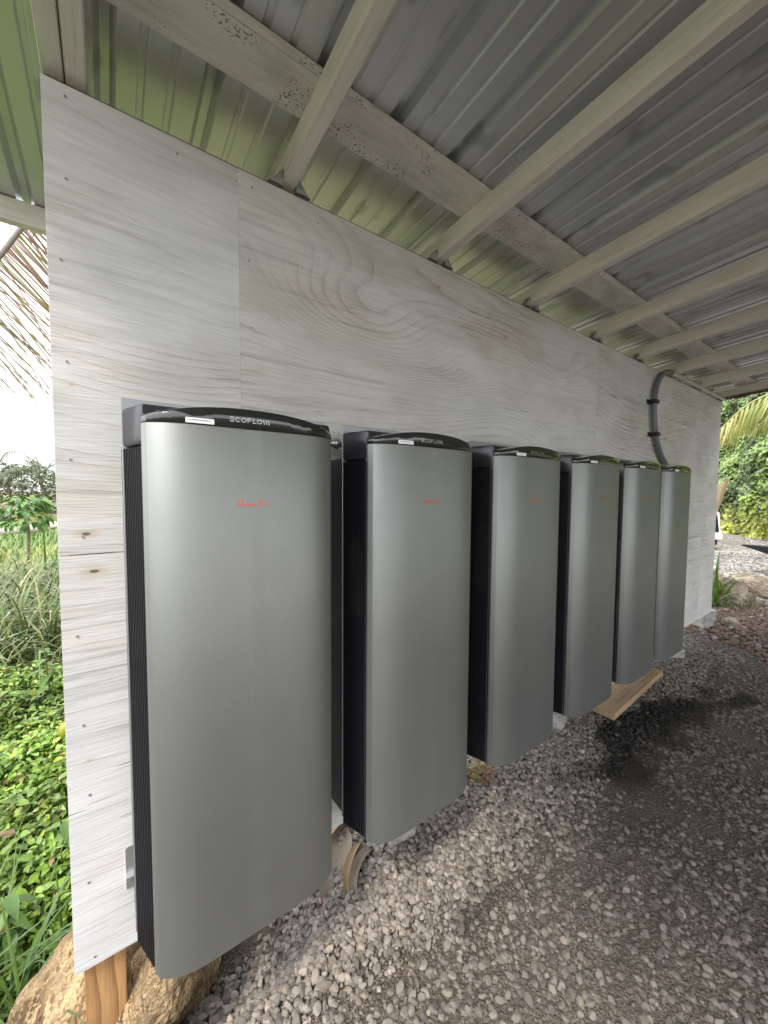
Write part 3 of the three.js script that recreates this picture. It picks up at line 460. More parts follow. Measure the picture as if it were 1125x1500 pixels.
// dry palm debris between the first two cabinets, weed by the third
M.dry = std({ color: rgb(0.20, 0.16, 0.125), roughness: 0.85, side: THREE.DoubleSide, bumpMap: stoneBump, bumpScale: 0.003 });
M.dryTan = std({ color: rgb(0.25, 0.17, 0.095), roughness: 0.8, side: THREE.DoubleSide, bumpMap: stoneBump, bumpScale: 0.002 });
function strip(pts, w, curl = 0.3, seg = 18, across = 4, th = 0.002) { // curled strap along a path with a real thickness
  const cv = new THREE.CatmullRomCurve3(pts.map(p => new THREE.Vector3(...p))), pos = [], idx = [], up = new THREE.Vector3(0, 1, 0);
  for (const side of [0, 1]) for (let i = 0; i <= seg; i++) { const t = i / seg, P = cv.getPointAt(t), T = cv.getTangentAt(t), B = new THREE.Vector3().crossVectors(T, up).normalize(), N = new THREE.Vector3().crossVectors(B, T).normalize(), ww = w * (0.25 + 0.75 * Math.sin(Math.PI * clamp(0.12 + t * 0.85))); for (let k = 0; k <= across; k++) { const q = k / across * 2 - 1, v = P.clone().addScaledVector(B, q * ww * 0.5).addScaledVector(N, (q * q - 0.4) * ww * curl + side * th); pos.push(v.x, v.y, v.z); } }
  const n = across + 1, L = (seg + 1) * n; for (let i = 0; i < seg; i++) for (let k = 0; k < across; k++) { const a = i * n + k; idx.push(a, a + 1, a + n, a + 1, a + n + 1, a + n, L + a, L + a + n, L + a + 1, L + a + 1, L + a + n, L + a + n + 1); }
  for (let i = 0; i < seg; i++) for (const k of [0, across]) { const a = i * n + k, c = a + n; idx.push(a, L + a, c, c, L + a, L + c); }
  const g = new THREE.BufferGeometry(); g.setAttribute('position', new THREE.Float32BufferAttribute(pos, 3)); g.setAttribute('uv', new THREE.Float32BufferAttribute(pos.flatMap((v, i) => i % 3 === 1 ? [] : [v * 3]), 2)); g.setIndex(idx); g.computeVertexNormals(); return g;
}
[[[[0.74, 0.0, -0.10], [0.77, 0.035, -0.16], [0.85, 0.035, -0.22], [0.95, 0.0, -0.25]], 0.04, 'dry', 'curved grey brown dry palm stalk lying on gravel between the two nearest cabinets'],
 [[[0.72, -0.01, -0.11], [0.755, 0.045, -0.19], [0.83, 0.05, -0.25], [0.90, 0.01, -0.30]], 0.03, 'dryTan', 'tan curled strip of palm sheath behind the grey stalk'],
 [[[0.68, -0.01, -0.19], [0.73, 0.03, -0.25], [0.80, 0.03, -0.33], [0.86, 0.0, -0.42]], 0.13, 'dry', 'broad grey dry leaf sheath lying below the pipe stub'],
 [[[0.64, 0.0, -0.34], [0.72, 0.04, -0.40], [0.82, 0.05, -0.43], [0.94, 0.0, -0.47]], 0.11, 'dryTan', 'brown folded palm sheath lying farthest back under the wall']].forEach(([p, w, m, label]) => { const o = part('palm_sheath', strip(p.map(q => [q[0], q[1] + groundY(q[0], q[2]), q[2]]), w), M[m]); tag(o, label, 'dry leaf'); });
const leafMat = (o = {}) => phys({ color: 0xffffff, roughness: 0.55, transmission: 0.35, thickness: 0, side: THREE.DoubleSide, ...o });
M.leaf = leafMat(); M.leafGloss = leafMat({ roughness: 0.38, transmission: 0.3 }); M.blade = leafMat({ roughness: 0.5 });
const LG = (r, g, b) => leafMat({ color: rgb(r, g, b) });
function leafGeo(aspect = 0.5, fold = 0.25, droop = 0.25, n = 4) { // leaf along +z from its stalk, unit length
  const pos = [], idx = []; for (let i = 0; i <= n; i++) { const t = i / n, w = aspect * 0.5 * Math.pow(Math.sin(Math.PI * Math.pow(t, 0.75)), 0.9), y = -droop * t * t; pos.push(-w, y + w * fold, t, 0, y, t, w, y + w * fold, t); }
  for (let i = 0; i < n; i++) for (const k of [0, 1]) { const a = i * 3 + k; idx.push(a, a + 3, a + 1, a + 1, a + 3, a + 4); }
  const g = new THREE.BufferGeometry(); g.setAttribute('position', new THREE.Float32BufferAttribute(pos, 3)); g.setIndex(idx); g.computeVertexNormals(); return norm(g);
}
function bladeGeo(bend, w = 0.014, n = 6) { // arching grass blade, unit length, leaning towards +z
  const pos = [], idx = []; let y = 0, z = 0; for (let i = 0; i <= n; i++) { const t = i / n, a = 0.12 + bend * Math.pow(t, 1.4); if (i) { y += Math.cos(a) / n; z += Math.sin(a) / n; } const q = w * 0.5 * (1 - Math.pow(t, 2.2)) + 0.0008; pos.push(-q, y, z + 0.25 * q, 0, y, z, q, y, z + 0.25 * q); }
  for (let i = 0; i < n; i++) for (const k of [0, 1]) { const a = i * 3 + k; idx.push(a, a + 1, a + 3, a + 1, a + 4, a + 3); }
  const g = new THREE.BufferGeometry(); g.setAttribute('position', new THREE.Float32BufferAttribute(pos, 3)); g.setIndex(idx); g.computeVertexNormals(); return norm(g);
}
function bunch(geo, n, place) { const a = []; for (let i = 0; i < n; i++) { const g = geo.clone(); g.applyMatrix4(place(i)); a.push(g); } return merge(a); }
{
  const r = mulberry(301), t = thing('weed', 'small yellow green and orange weed in gravel below the third cabinet', 'weed', [1.60, -0.02, -0.24]);
  const lg = leafGeo(0.55, 0.3, 0.3);
  part('green_leaves', bunch(lg, 46, () => mat4((r() - 0.5) * 0.10, 0.02 + r() * 0.07, (r() - 0.5) * 0.10, 0.03, 0.03, 0.03 + r() * 0.02, -0.6 + r() * 0.8, r() * 6.28, 0)), LG(0.16, 0.16, 0.03), t);
  part('orange_leaves', bunch(lg, 60, () => mat4((r() - 0.5) * 0.16 + 0.03, 0.01 + r() * 0.05, (r() - 0.5) * 0.14, 0.026, 0.03, 0.03 + r() * 0.02, -0.5 + r() * 0.8, r() * 6.28, 0)), LG(0.30, 0.13, 0.035), t);
}

// ---------------------------------------------------------------- planting on the left, behind the wall
{
  const r = mulberry(401), list = [], list2 = [], list3 = [], list4 = [];
  const gcH = (x, z) => 0.10 + 0.20 * sstep(-0.55, -1.0, z) + 0.26 * (fbm(x * 3.2, z * 3.2, 92, 4) - 0.42);
  for (let k = 0; k < 52000; k++) { // broad leaved ground cover
    const z = -0.5 - 2.1 * r(), x = -1.5 + 1.9 * Math.pow(r(), 0.8); if (x > 0.15 && z > -0.7) continue;
    const h = gcH(x, z), q = Math.pow(r(), 0.45), n = fbm(x * 5, z * 5, 93, 3), s = 0.018 + 0.030 * r() * r() + 0.008 * r(), b = (0.25 + 1.3 * n) * (0.6 + 0.8 * r()), ye = r() < 0.10 ? 1.8 : 1;
    list.push({ m: mat4(x, groundY(x, z) + h * q + 0.01, z, s, s, s * 1.25, -0.7 + r() * 1.3, r() * 6.28, (r() - 0.5) * 1.3), c: r() < 0.045 ? [0.26 * b, 0.17 * b, 0.07 * b] : [0.20 * b * ye, 0.33 * b * Math.sqrt(ye), 0.045 * b] });
  }
  scatter('ground_cover', list, M.leafGloss, [leafGeo(0.62, 0.3, 0.25), leafGeo(0.5, 0.35, 0.4), leafGeo(0.7, 0.2, 0.15)], 'dense bright green leafy ground cover left of the wall', 'ground cover');
  for (let k = 0; k < 9000; k++) { // long arching grass
    const z = -2.35 - 3.6 * Math.pow(r(), 0.8), x = (-0.2 + 0.14 * z) + (r() - 0.62) * 2.2 * (0.5 - z * 0.12), s = (0.45 + 0.6 * r()) * (0.75 + 0.5 * fbm(x * 1.2, z * 1.2, 94, 2)) * sstep(-2.1, -3.1, z + 0.4 * r()) + 0.16, b = 0.6 + 0.7 * r(), dry = r() < 0.10;
    list2.push({ m: mat4(x, groundY(x, z) - 0.01, z, s * (0.8 + 0.5 * r()), s, s, (r() - 0.5) * 0.9, r() * 6.28, 0), c: dry ? [0.36 * b, 0.32 * b, 0.15 * b] : [0.14 * b, 0.20 * b, 0.05 * b] });
  }
  scatter('long_grass', list2, M.blade, [bladeGeo(1.9, 0.018), bladeGeo(2.5, 0.016), bladeGeo(1.3, 0.016), bladeGeo(2.9, 0.022)], 'long arching green grass behind the ground cover', 'grass');
  for (let k = 0; k < 22000; k++) { // rough meadow farther off
    const z = -5.2 - 13 * Math.pow(r(), 1.3), x = 0.12 * z - 0.3 + (r() - 0.6) * (2 - z * 0.5), s = (0.25 + 0.3 * r()) * (0.8 + 0.03 * -z), b = (0.6 + 0.6 * r()) * (0.6 + 0.8 * fbm(x, z, 95, 3)), ye = sstep(0.5, 0.65, fbm(x * 0.6, z * 0.6, 96, 2));
    list3.push({ m: mat4(x, groundY(x, z) - 0.02, z, s * 1.8, s, s, (r() - 0.5) * 0.5, r() * 6.28, 0), c: [(0.20 + 0.12 * ye) * b, (0.32 + 0.06 * ye) * b, 0.07 * b] });
  }
  scatter('meadow_grass', list3, M.blade, [bladeGeo(1.3, 0.03, 4), bladeGeo(0.7, 0.03, 4), bladeGeo(2.0, 0.035, 4)], 'rough light green meadow grass in the distance at left', 'grass');
  // tall single clumps close to the wall's corner
  const clumps = [[-0.30, -0.50, 30, 0.60, 'tall green grass clump beside the golden boulder at the lower left'], [-0.42, -0.62, 32, 0.72, 'tall grass clump at the left picture edge below the ground cover'], [-0.22, -0.78, 20, 0.50, 'thin grass clump close behind the wall corner'], [-0.62, -0.55, 40, 0.6, 'grass clump just outside the left edge beside the tall clump']];
  for (const [x, z, n, h, label] of clumps) {
    const t = thing('grass_clump', label, 'grass clump', [x, groundY(x, z) - 0.02, z]); const gs = [bladeGeo(1.2, 0.024, 8), bladeGeo(1.9, 0.02, 8), bladeGeo(0.5, 0.018, 8)];
    for (let k = 0; k < 3; k++) part('blades', bunch(gs[k], n / 2 | 0, () => { const s = h * (0.55 + 0.6 * r()); return mat4((r() - 0.5) * 0.2, 0, (r() - 0.5) * 0.2, s, s, s, (r() - 0.4) * 0.4, r() * 6.28, 0); }), LG(0.065 + 0.02 * k, 0.135 + 0.025 * k, 0.028), t).userData.kind = 'stuff';
  }
}
{ // single leafy weeds near the wall's corner
  const r = mulberry(451), lg = leafGeo(0.42, 0.3, 0.45, 5), spots = [[-0.34, -0.78, 0.42, 'leafy green weed with pale leaf tips at the lower left behind the grass'], [-0.20, -1.05, 0.40, 'leafy weed standing in the ground cover right beside the wall edge'], [-0.50, -1.5, 0.50, 'tall leafy weed at the left picture edge above the ground cover'], [-0.36, -2.2, 0.62, 'leafy weed at the back of the ground cover before the long grass']];
  for (const [x, z, h, label] of spots) { const t = thing('leafy_weed', label, 'weed', [x, groundY(x, z), z]); part('stem', tubeGeo([[0, -0.02, 0], [0.01, h * 0.5, 0.01], [-0.01, h, 0]], 0.0035, 8, 5), LG(0.10, 0.14, 0.04), t); for (let k = 0; k < 22; k++) { const a = k * 2.4 + r() * 0.5, m = part('leaf', lg, [LG(0.12, 0.22, 0.035), LG(0.08, 0.17, 0.03)][k % 2], t); m.position.set(0, h * (0.15 + 0.85 * k / 22), 0); m.rotation.set(-0.35 + r() * 0.7, a, 0, 'YXZ'); m.scale.setScalar(0.05 + 0.05 * r() + 0.03 * (1 - k / 22)); } }
}
{ // broad leaved sapling in the meadow
  const r = mulberry(501), t = thing('sapling', 'young broad leaved tree with drooping bright green leaves in the meadow at left', 'tree', [-1.05, 0, -7]);
  part('trunk', tubeGeo([[0.05, -0.05, 0], [0.0, 0.4, 0], [0.02, 0.8, 0.02], [0, 1.3, 0]], 0.022, 12, 7), std({ color: rgb(0.22, 0.18, 0.13), roughness: 0.9 }), t);
  const lg = leafGeo(0.6, 0.28, 0.5, 6), mats = [LG(0.10, 0.24, 0.03), LG(0.06, 0.16, 0.035), LG(0.17, 0.27, 0.03)];
  for (let k = 0; k < 210; k++) { const a = r() * 6.28, h = r(), rad = 0.30 * Math.sqrt(1 - (h - 0.3) ** 2 * 1.1) * (0.5 + 0.6 * r()), m = part('leaf', lg, mats[k % 3], t); m.position.set(Math.cos(a) * rad, 1.0 + h * 0.48, Math.sin(a) * rad * 0.9); m.rotation.set(-0.1 + r() * 0.8, Math.PI / 2 - a + (r() - 0.5) * 1.2, (r() - 0.5) * 0.7, 'YXZ'); m.scale.setScalar(0.075 + 0.075 * r()); }
}
for (const [x, z, l, ry, rz, label] of [[-2.05, -13.6, 1.3, 0.5, 0.04, 'pale bare log lying in the meadow left of the sapling'], [-1.62, -14.4, 1.1, -0.5, 0.16, 'pale leaning log lying behind the sapling']]) {
  const g = norm(new THREE.CylinderGeometry(0.10, 0.13, l, 12, 6)); const p = g.attributes.position; for (let i = 0; i < p.count; i++) { const k = 1 + 0.25 * (fbm(p.getY(i) * 3 + l, Math.atan2(p.getX(i), p.getZ(i)) * 1.2, 7, 3) - 0.5); p.setXYZ(i, p.getX(i) * k, p.getY(i), p.getZ(i) * k); } g.rotateZ(Math.PI / 2); g.computeVertexNormals();
  const m = part('log', g, std({ color: rgb(0.55, 0.50, 0.43), roughness: 0.9 })); m.position.set(x, 0.45, z); m.rotation.set(0, ry, rz); tag(m, label, 'log');
}
// palms -----------------------------------------------------------
M.bark = rockMat([0.10, 0.08, 0.06], [0.28, 0.24, 0.19], 57);
function leafletGeo(w = 0.04, droop = 0.5, n = 7) { const pos = [], idx = []; for (let i = 0; i <= n; i++) { const t = i / n, q = w * 0.5 * (1 - t * t) + 0.001, y = -droop * t * t; pos.push(-q, y + q * 0.5, t, 0, y, t, q, y + q * 0.5, t); } for (let i = 0; i < n; i++) for (const k of [0, 1]) { const a = i * 3 + k; idx.push(a, a + 3, a + 1, a + 1, a + 3, a + 4); } const g = new THREE.BufferGeometry(); g.setAttribute('position', new THREE.Float32BufferAttribute(pos, 3)); g.setIndex(idx); g.computeVertexNormals(); return norm(g); }
function dirMatrix(P, D, N, s, ws = 1) { const z = D.clone().normalize(), x = new THREE.Vector3().crossVectors(N, z).normalize(), y = new THREE.Vector3().crossVectors(z, x); return new THREE.Matrix4().makeBasis(x.multiplyScalar(ws * s), y.multiplyScalar(s), z.multiplyScalar(s)).setPosition(P); }
function frond(parent, pts, o) { // rachis along pts, leaflets on both sides
  const r = mulberry(o.seed), cv = new THREE.CatmullRomCurve3(pts.map(p => new THREE.Vector3(...p))), f = part('frond', new THREE.TubeGeometry(cv, 30, o.rad || 0.018, 7), o.rachis, parent);
  const gs = [leafletGeo(o.w, o.bias ? 0.05 : 0.25), leafletGeo(o.w, o.bias ? 0.14 : 0.5), leafletGeo(o.w * 0.8, o.bias ? 0.25 : 0.8)], all = [];
  for (let i = 0; i < o.n; i++) for (const s of [-1, 1]) {
    const t = (o.t0 || 0.15) + (1 - (o.t0 || 0.15)) * (i + 0.5 * (s > 0)) / o.n, P = cv.getPointAt(clamp(t)), T = cv.getTangentAt(clamp(t)), B = new THREE.Vector3().crossVectors(T, new THREE.Vector3(0, 1, 0)).normalize().multiplyScalar(s);
    const D = B.multiplyScalar(o.side * (0.8 + 0.4 * r())).add(T.clone().multiplyScalar((o.bias ? 0.15 : 0.55) + 0.25 * r())).add(new THREE.Vector3((o.bias || 0) + (r() - 0.5) * (o.bias ? 0.42 : 0.15), -o.hang * (0.75 + 0.5 * r()), (r() - 0.5) * 0.15)); const N = new THREE.Vector3(0, 1, 0).addScaledVector(T, -0.3);
    const L = o.len * Math.sin(Math.PI * clamp(0.18 + 0.74 * t)) * (0.85 + 0.3 * r()), m = dirMatrix(P, D, N, L, 1 / L), g = gs[(r() * 3) | 0], mt = o.mats[(r() * o.mats.length) | 0];
    if (o.single) { const q = part('leaflet', g, mt, f); m.decompose(q.position, q.quaternion, q.scale); } else all.push([g, m, mt]);
  }
  if (!o.single) for (const mt of o.mats) { const a = all.filter(q => q[2] === mt).map(([g, m]) => g.clone().applyMatrix4(m)); if (a.length) part('leaflets', merge(a), mt, f).userData.kind = 'stuff'; }
  return f;
}
const LT = (r, g, b) => leafMat({ color: rgb(r, g, b), transmission: 0.55 });
const dryMats = [LT(0.46, 0.32, 0.25), LT(0.52, 0.39, 0.32), LT(0.38, 0.25, 0.19), LT(0.36, 0.34, 0.10), LT(0.46, 0.38, 0.20)], greenMats = [LG(0.09, 0.15, 0.03), LG(0.14, 0.19, 0.04), LG(0.06, 0.11, 0.03)], yellowMats = [LG(0.30, 0.32, 0.07), LG(0.22, 0.28, 0.06), LG(0.36, 0.34, 0.10)];
{
  const t = thing('coconut_palm', 'coconut palm behind the wall with a dry brown frond hanging at the left', 'palm tree', [0.9, 0, -4.2]);
  part('trunk', (() => { const g = new THREE.TubeGeometry(new THREE.CatmullRomCurve3([[0.1, -0.2, 0.1], [0, 1.5, 0], [-0.1, 3.2, -0.05], [-0.2, 4.6, 0]].map(p => new THREE.Vector3(...p))), 24, 0.14, 14); return metreUV(norm(g), 1); })(), M.bark, t);
  const rach = std({ color: rgb(0.16, 0.14, 0.12), roughness: 0.7 });
  frond(t, [[-0.2, 4.55, 0.0], [-0.75, 4.70, 0.3], [-1.15, 4.35, 0.55], [-1.42, 3.88, 0.68], [-1.55, 3.60, 0.72], [-1.66, 3.36, 0.74], [-1.80, 2.9, 0.76], [-1.9, 2.4, 0.76]], { seed: 5, rachis: rach, n: 84, t0: 0.12, w: 0.028, len: 1.75, side: 0.16, hang: 0.85, bias: 1.15, mats: dryMats, single: true, rad: 0.020 });
  for (let k = 0; k < 7; k++) { const a = 0.3 + k * 0.8, c = Math.cos(a), s = Math.sin(a); if (c < -0.3 && s > -0.3) continue; frond(t, [[-0.2, 4.6, 0], [-0.2 + c * 0.9, 5.3, s * 0.9], [-0.2 + c * 1.9, 5.3, s * 1.9], [-0.2 + c * 2.8, 4.5, s * 2.8]], { seed: 20 + k, rachis: greenMats[1], n: 40, w: 0.04, len: 0.85, side: 0.9, hang: 0.5, mats: greenMats }); }
}
function palm(name, label, x, y0, z, h, len, seed, mats, nf = 11, lw = 0.05, dirs, hang = 0.35) {
  const r = mulberry(seed), t = thing(name, label, 'palm tree', [x, y0, z]);
  part('trunk', metreUV(norm(new THREE.TubeGeometry(new THREE.CatmullRomCurve3([[0, -0.3, 0], [0.05 * h, h * 0.5, 0], [0, h, 0]].map(p => new THREE.Vector3(...p))), 12, Math.min(0.13, 0.03 * h + 0.02), 9)), 1), M.bark, t);
  for (let k = 0; k < nf; k++) { const a = dirs ? dirs[k][0] : k / nf * 6.28 + r() * 0.5, e = dirs ? dirs[k][1] : 0.2 + r() * 0.9, c = Math.cos(a), s = Math.sin(a), l = len * (0.8 + 0.35 * r()); frond(t, [[0, h, 0], [c * l * 0.35, h + l * 0.35 * e, s * l * 0.35], [c * l * 0.7, h + l * (0.40 * e - 0.05), s * l * 0.7], [c * l, h + l * (0.30 * e - 0.35), s * l]], { seed: seed + k, rachis: mats[0], n: 26, w: lw, len: len * 0.3, side: 0.9, hang, mats, rad: Math.min(0.03, len * 0.008) }); }
}
const farMats = [LG(0.10, 0.12, 0.055), LG(0.13, 0.155, 0.07), LG(0.085, 0.10, 0.05)];
palm('palm_tree', 'distant dark palm with ragged fronds above the sapling, next to the wall edge', -3.0, 0.2, -27, 2.0, 2.1, 61, farMats, 12, 0.045, [[0.2, 1.5], [0.9, 0.9], [1.6, 1.2], [2.3, 1.6], [2.9, 0.8], [3.3, 1.1], [3.8, 0.6], [4.4, 1.3], [5.0, 0.7], [5.6, 1.2], [3.1, 0.35], [0.4, 0.4]], 0.15);
palm('palm_tree', 'small distant palm standing in the tree line at the far left', -4.75, 0.2, -30, 1.7, 1.1, 77, farMats, 9, 0.06);
{ // far tree line, one dark mass
  const r = mulberry(601), list = []; for (let k = 0; k < 40000; k++) { const x = -34 + 44 * r(), z = -33 - 7 * r(), H = 1.6 + 1.7 * fbm(x * 0.45, 2, 97, 3) + 0.8 * vnoise(x * 1.7, 3, 98), y = H * Math.pow(r(), 0.6), s = 0.12 + 0.15 * r(), b = 0.5 + 1.0 * fbm(x * 0.9, y * 1.2, 99, 3); list.push({ m: mat4(x, y + 0.1, z, s, s, s * 1.4, -0.6 + r(), r() * 6.28, r() - 0.5), c: [0.14 * b, 0.17 * b, 0.07 * b] }); }
  scatter('tree_line', list, M.leaf, [leafGeo(0.7, 0.3, 0.3), leafGeo(0.5, 0.3, 0.5)], 'dark distant tree line across the meadow', 'trees');
}
{ const g = new THREE.SphereGeometry(1, 16, 8); const p = g.attributes.position; for (let i = 0; i < p.count; i++) { const k = 1 + 0.3 * (fbm(p.getX(i) * 2 + 3, p.getZ(i) * 2 + p.getY(i), 3, 3) - 0.5); p.setXYZ(i, p.getX(i) * 1.2 * k, Math.max(-0.2, p.getY(i) * 0.5 * k), p.getZ(i) * 0.6 * k); } g.computeVertexNormals(); const m = part('tarp_pile', g, std({ color: rgb(0.035, 0.037, 0.045), roughness: 0.5 })); m.position.set(-4.2, 0.35, -19); tag(m, 'low dark grey covered heap at the left edge below the tree line', 'tarp'); }
{ const g = new THREE.SphereGeometry(0.034, 20, 14); g.scale(0.8, 1.15, 0.8); const m = part('fruit', g, std({ color: rgb(0.26, 0.28, 0.02), roughness: 0.4 })); m.position.set(-0.208, 0.345, -1.36); tag(m, 'yellow green fruit lying in the ground cover against the wall edge', 'fruit'); }

// ---------------------------------------------------------------- far right: bank of vines, palm, plant, dry leaf, vehicle, boat
{
  const base = [[30, -8], [24, -5.2], [21, -3.55], [16.8, -1.5], [13.2, 0.8], [10.5, 4.5], [9, 10]].map(([x, z]) => new THREE.Vector3(x, 0, z)), cv = new THREE.CatmullRomCurve3(base), nu = 60, nv = 24, H = 11, pos = [], idx = [];
  const bank = (t, v) => { const P = cv.getPointAt(clamp(t)), T = cv.getTangentAt(clamp(t)), out = new THREE.Vector3(-T.z, 0, T.x); const d = 0.9 * (fbm(t * 26, v * 7, 111, 3) - 0.5), Q = P.clone().addScaledVector(out, -0.2 + d - 2.4 * Math.pow(v, 1.3)); if (out.dot(new THREE.Vector3(-1, 0, 0.2)) < 0) Q.copy(P).addScaledVector(out, -(-0.2 + d - 2.4 * Math.pow(v, 1.3))); Q.y = v * H * (0.9 + 0.25 * (fbm(t * 12, 5, 112, 2) - 0.5)); return Q; };
  for (let j = 0; j <= nv; j++) for (let i = 0; i <= nu; i++) { const q = bank(i / nu, j / nv); pos.push(q.x, q.y - 0.1, q.z); } for (let j = 0; j < nv; j++) for (let i = 0; i < nu; i++) { const a = j * (nu + 1) + i, b = a + nu + 1; idx.push(a, a + 1, b, a + 1, b + 1, b); }
  const g = new THREE.BufferGeometry(); g.setAttribute('position', new THREE.Float32BufferAttribute(pos, 3)); g.setIndex(idx); g.computeVertexNormals();
  const m = part('hillside', g, std({ color: rgb(0.022, 0.03, 0.012), roughness: 1, side: THREE.DoubleSide })); tag(m, 'steep bank behind the drive under the vines', null, null, 'structure');
  const r = mulberry(701), list = []; for (let k = 0; k < 60000; k++) { const t = 0.1 + 0.75 * r(), v = Math.pow(r(), 1.5), q = bank(t, v), n = fbm(t * 60, v * 16, 113, 3), hi = sstep(0.18, 0.03, v), s = 0.10 + 0.10 * r(), pr = 0.05 + 0.5 * r() * sstep(0.3, 0.65, n), b = (0.45 + 1.1 * sstep(0.3, 0.7, n)) * (0.75 + 0.5 * r()); list.push({ m: mat4(q.x - pr, q.y + 0.1 * r(), q.z + pr * 0.7, s, s, s * 1.25, -0.1 + r() * 1.0, -0.9 + (r() - 0.5) * 2.4, (r() - 0.5) * 0.8), c: [mix(0.17, 0.31, hi) * b, mix(0.25, 0.34, hi) * b, 0.065 * b] }); }
  scatter('bank_vines', list, M.leafGloss, [leafGeo(0.8, 0.25, 0.3, 4), leafGeo(0.65, 0.3, 0.4, 4), leafGeo(0.9, 0.2, 0.2, 4)], 'sunlit green vines covering the bank behind the drive', 'vines');
}
palm('palm_tree', 'yellow green palm whose fronds hang into view at the upper right', 10.5, 0, 1.05, 3.15, 2.3, 91, yellowMats, 9, 0.035, [[-1.75, 0.38], [-1.6, 0.55], [-1.95, 0.3], [-1.4, 0.75], [-0.6, 0.7], [0.4, 0.7], [1.3, 0.7], [2.4, 0.8], [-2.6, 0.7]], 0.95);
{
  const r = mulberry(801), t = thing('strappy_plant', 'bright green strap leaved plant beside the boulder at the wall far end', 'plant', [6.85, 0, -0.52]), gs = [bladeGeo(1.0, 0.075, 8), bladeGeo(1.7, 0.07, 8), bladeGeo(0.5, 0.06, 8)];
  for (let k = 0; k < 34; k++) { const m = part('leaf', gs[k % 3], [LG(0.13, 0.25, 0.03), LG(0.08, 0.17, 0.03), LG(0.2, 0.28, 0.05)][(k / 3 | 0) % 3], t), s = 0.40 + 0.42 * r(); m.position.set((r() - 0.5) * 0.45, -0.02, (r() - 0.5) * 0.3); m.rotation.set((r() - 0.4) * 0.4, r() * 6.28, 0, 'YXZ'); m.scale.setScalar(s); }
}
{ const t = thing('tuft', 'short grass tuft at the foot of the grey boulder', 'grass', [7.0, 0, -0.25]), r = mulberry(811); part('blades', bunch(bladeGeo(1.5, 0.03, 5), 120, () => { const s = 0.12 + 0.14 * r(); return mat4((r() - 0.5) * 0.7, 0, (r() - 0.5) * 0.3, s, s, s, (r() - 0.5) * 0.6, r() * 6.28, 0); }), LG(0.14, 0.17, 0.05), t).userData.kind = 'stuff'; }
{ // big dry leaf standing up behind the wall's end
  const t = thing('dry_palm_leaf', 'large tan dry leaf sticking up behind the far end of the wall', 'dry leaf', [12, 0, -2.0]); const pos = [], idx = [], n = 16; // pleated fan
  for (let i = 0; i <= n; i++) { const q = i / n; for (const [k, b] of [[0, 0], [1, 1]]) { const top = [0.55 - 0.62 * q, 1.95 - 0.75 * q, 0.48 - 0.95 * q], bot = [-0.25 - 0.05 * q, 0.85 - 0.12 * q, 0.28 - 0.7 * q * 0.6]; const P = b ? top : bot; const zg = (i % 2 ? 1 : -1) * (b ? 0.075 : 0.02); pos.push(P[0] * 0.35 + zg * 1.3, P[1] + (b ? 0.06 * Math.sin(i * 2.3) : 0), P[2] + zg * 0.6); } if (i) { const a = i * 2; idx.push(a - 2, a - 1, a, a, a - 1, a + 1); } }
  const g = new THREE.BufferGeometry(); g.setAttribute('position', new THREE.Float32BufferAttribute(pos, 3)); g.setIndex(idx); part('blade', toCreasedNormals(g, 0.2), LG(0.46, 0.37, 0.25), t);
  part('stalk', tubeGeo([[0, 0, 0.1], [-0.05, 0.5, 0.15], [-0.08, 0.9, 0.2]], 0.02, 8, 6), M.dryTan, t);
}
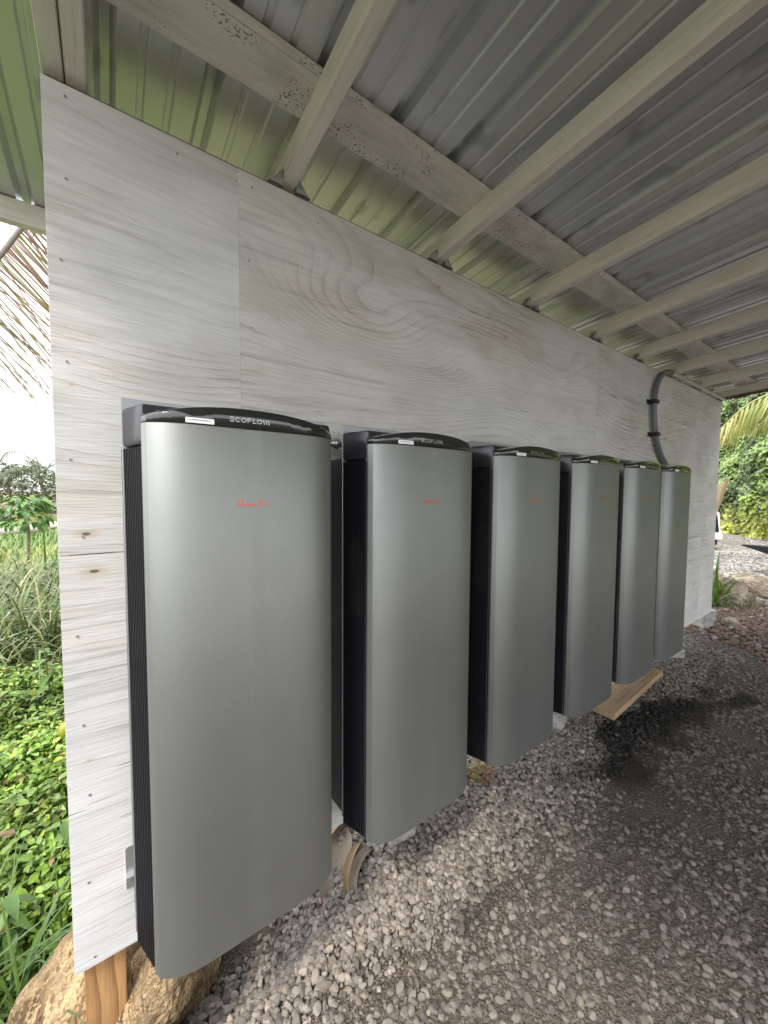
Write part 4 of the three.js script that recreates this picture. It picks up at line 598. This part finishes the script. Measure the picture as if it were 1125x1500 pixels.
{ // white vehicle, only its corner shows past the wall
  const t = thing('parked_vehicle', 'white vehicle with dark window mostly hidden behind the far wall edge', 'vehicle', [14.25, -0.125, -2.85]); t.rotation.y = -1.117; t.scale.setScalar(0.85);
  const white = phys({ color: rgb(0.75, 0.75, 0.76), roughness: 0.3, clearcoat: 0.8 }), glass = phys({ color: rgb(0.02, 0.022, 0.025), roughness: 0.06, clearcoat: 1 }), dark = std({ color: rgb(0.02, 0.02, 0.022), roughness: 0.7 });
  const s = new THREE.Shape(); s.moveTo(-0.85, 0.42); s.lineTo(0.86, 0.42); s.quadraticCurveTo(0.92, 0.6, 0.84, 0.74); s.lineTo(0.79, 1.30); s.quadraticCurveTo(0.74, 1.42, 0.5, 1.44); s.lineTo(-0.5, 1.44); s.quadraticCurveTo(-0.74, 1.42, -0.79, 1.30); s.lineTo(-0.84, 0.74); s.quadraticCurveTo(-0.92, 0.6, -0.85, 0.42);
  const b = new THREE.ExtrudeGeometry(s, { depth: 3.6, bevelEnabled: true, bevelSize: 0.05, bevelThickness: 0.08, bevelSegments: 3 }); b.translate(0, 0, -3.7); part('body', b, white, t);
  const w = new THREE.Shape(); w.moveTo(-0.83, 0.66); w.lineTo(0.83, 0.66); w.lineTo(0.76, 1.26); w.lineTo(-0.76, 1.26); w.closePath(); const wg = new THREE.ExtrudeGeometry(w, { depth: 0.02, bevelEnabled: false }); wg.translate(0, 0, -0.010); part('rear_window', wg, glass, t);
  part('bumper', box(-0.92, 0.92, 0.40, 0.60, -0.08, 0.10, 0.04), white, t); part('underside', box(-0.8, 0.8, 0.22, 0.40, -3.5, 0.0, 0.03), dark, t);
  for (const [x, z] of [[-0.72, -0.7], [0.72, -0.7], [-0.72, -2.9], [0.72, -2.9]]) { const c = new THREE.CylinderGeometry(0.31, 0.31, 0.2, 24); c.rotateZ(Math.PI / 2); c.translate(x, 0.31, z); const wh = part('wheel', c, dark, t); const rm = new THREE.CylinderGeometry(0.18, 0.18, 0.21, 16); rm.rotateZ(Math.PI / 2); rm.translate(x, 0.31, z); part('rim', rm, M.galv, wh); }
}
{ // black boat, its pointed bow shows at the right edge
  const t = thing('canoe', 'black boat whose pointed bow enters at the right edge above the boulders', 'boat', [10.0, 0.02, -0.83]); t.rotation.y = -1.35;
  const hull = (inset, y0) => { const pos = [], idx = [], n = 24, k = 10; for (let i = 0; i <= n; i++) { const u = i / n, x = 3.4 * u, hw = 0.42 * Math.pow(Math.sin(Math.PI * Math.min(0.5, u * 0.9 + 0.02)), 0.8) - inset, top = 0.53 + 0.03 * Math.pow(1 - u, 3), keel = Math.max(y0, top - 0.02 - 0.48 * Math.min(1, u / 0.42)); for (let j = 0; j <= k; j++) { const a = j / k * Math.PI; pos.push(x, mix(top, keel, Math.pow(Math.sin(a), 0.6)), Math.cos(a) * Math.max(0.004, hw)); } if (i) for (let j = 0; j < k; j++) { const q = i * (k + 1) + j; idx.push(q - k - 1, q, q - k, q - k, q, q + 1); } } const g = new THREE.BufferGeometry(); g.setAttribute('position', new THREE.Float32BufferAttribute(pos, 3)); g.setIndex(idx); g.computeVertexNormals(); return g; };
  part('hull', hull(0, 0.04), std({ color: rgb(0.012, 0.012, 0.014), roughness: 0.35, side: THREE.DoubleSide }), t);
  part('deck', hull(0.05, 0.40), std({ color: rgb(0.03, 0.03, 0.03), roughness: 0.5, side: THREE.DoubleSide }), t);
}
renderer.render(scene, camera);
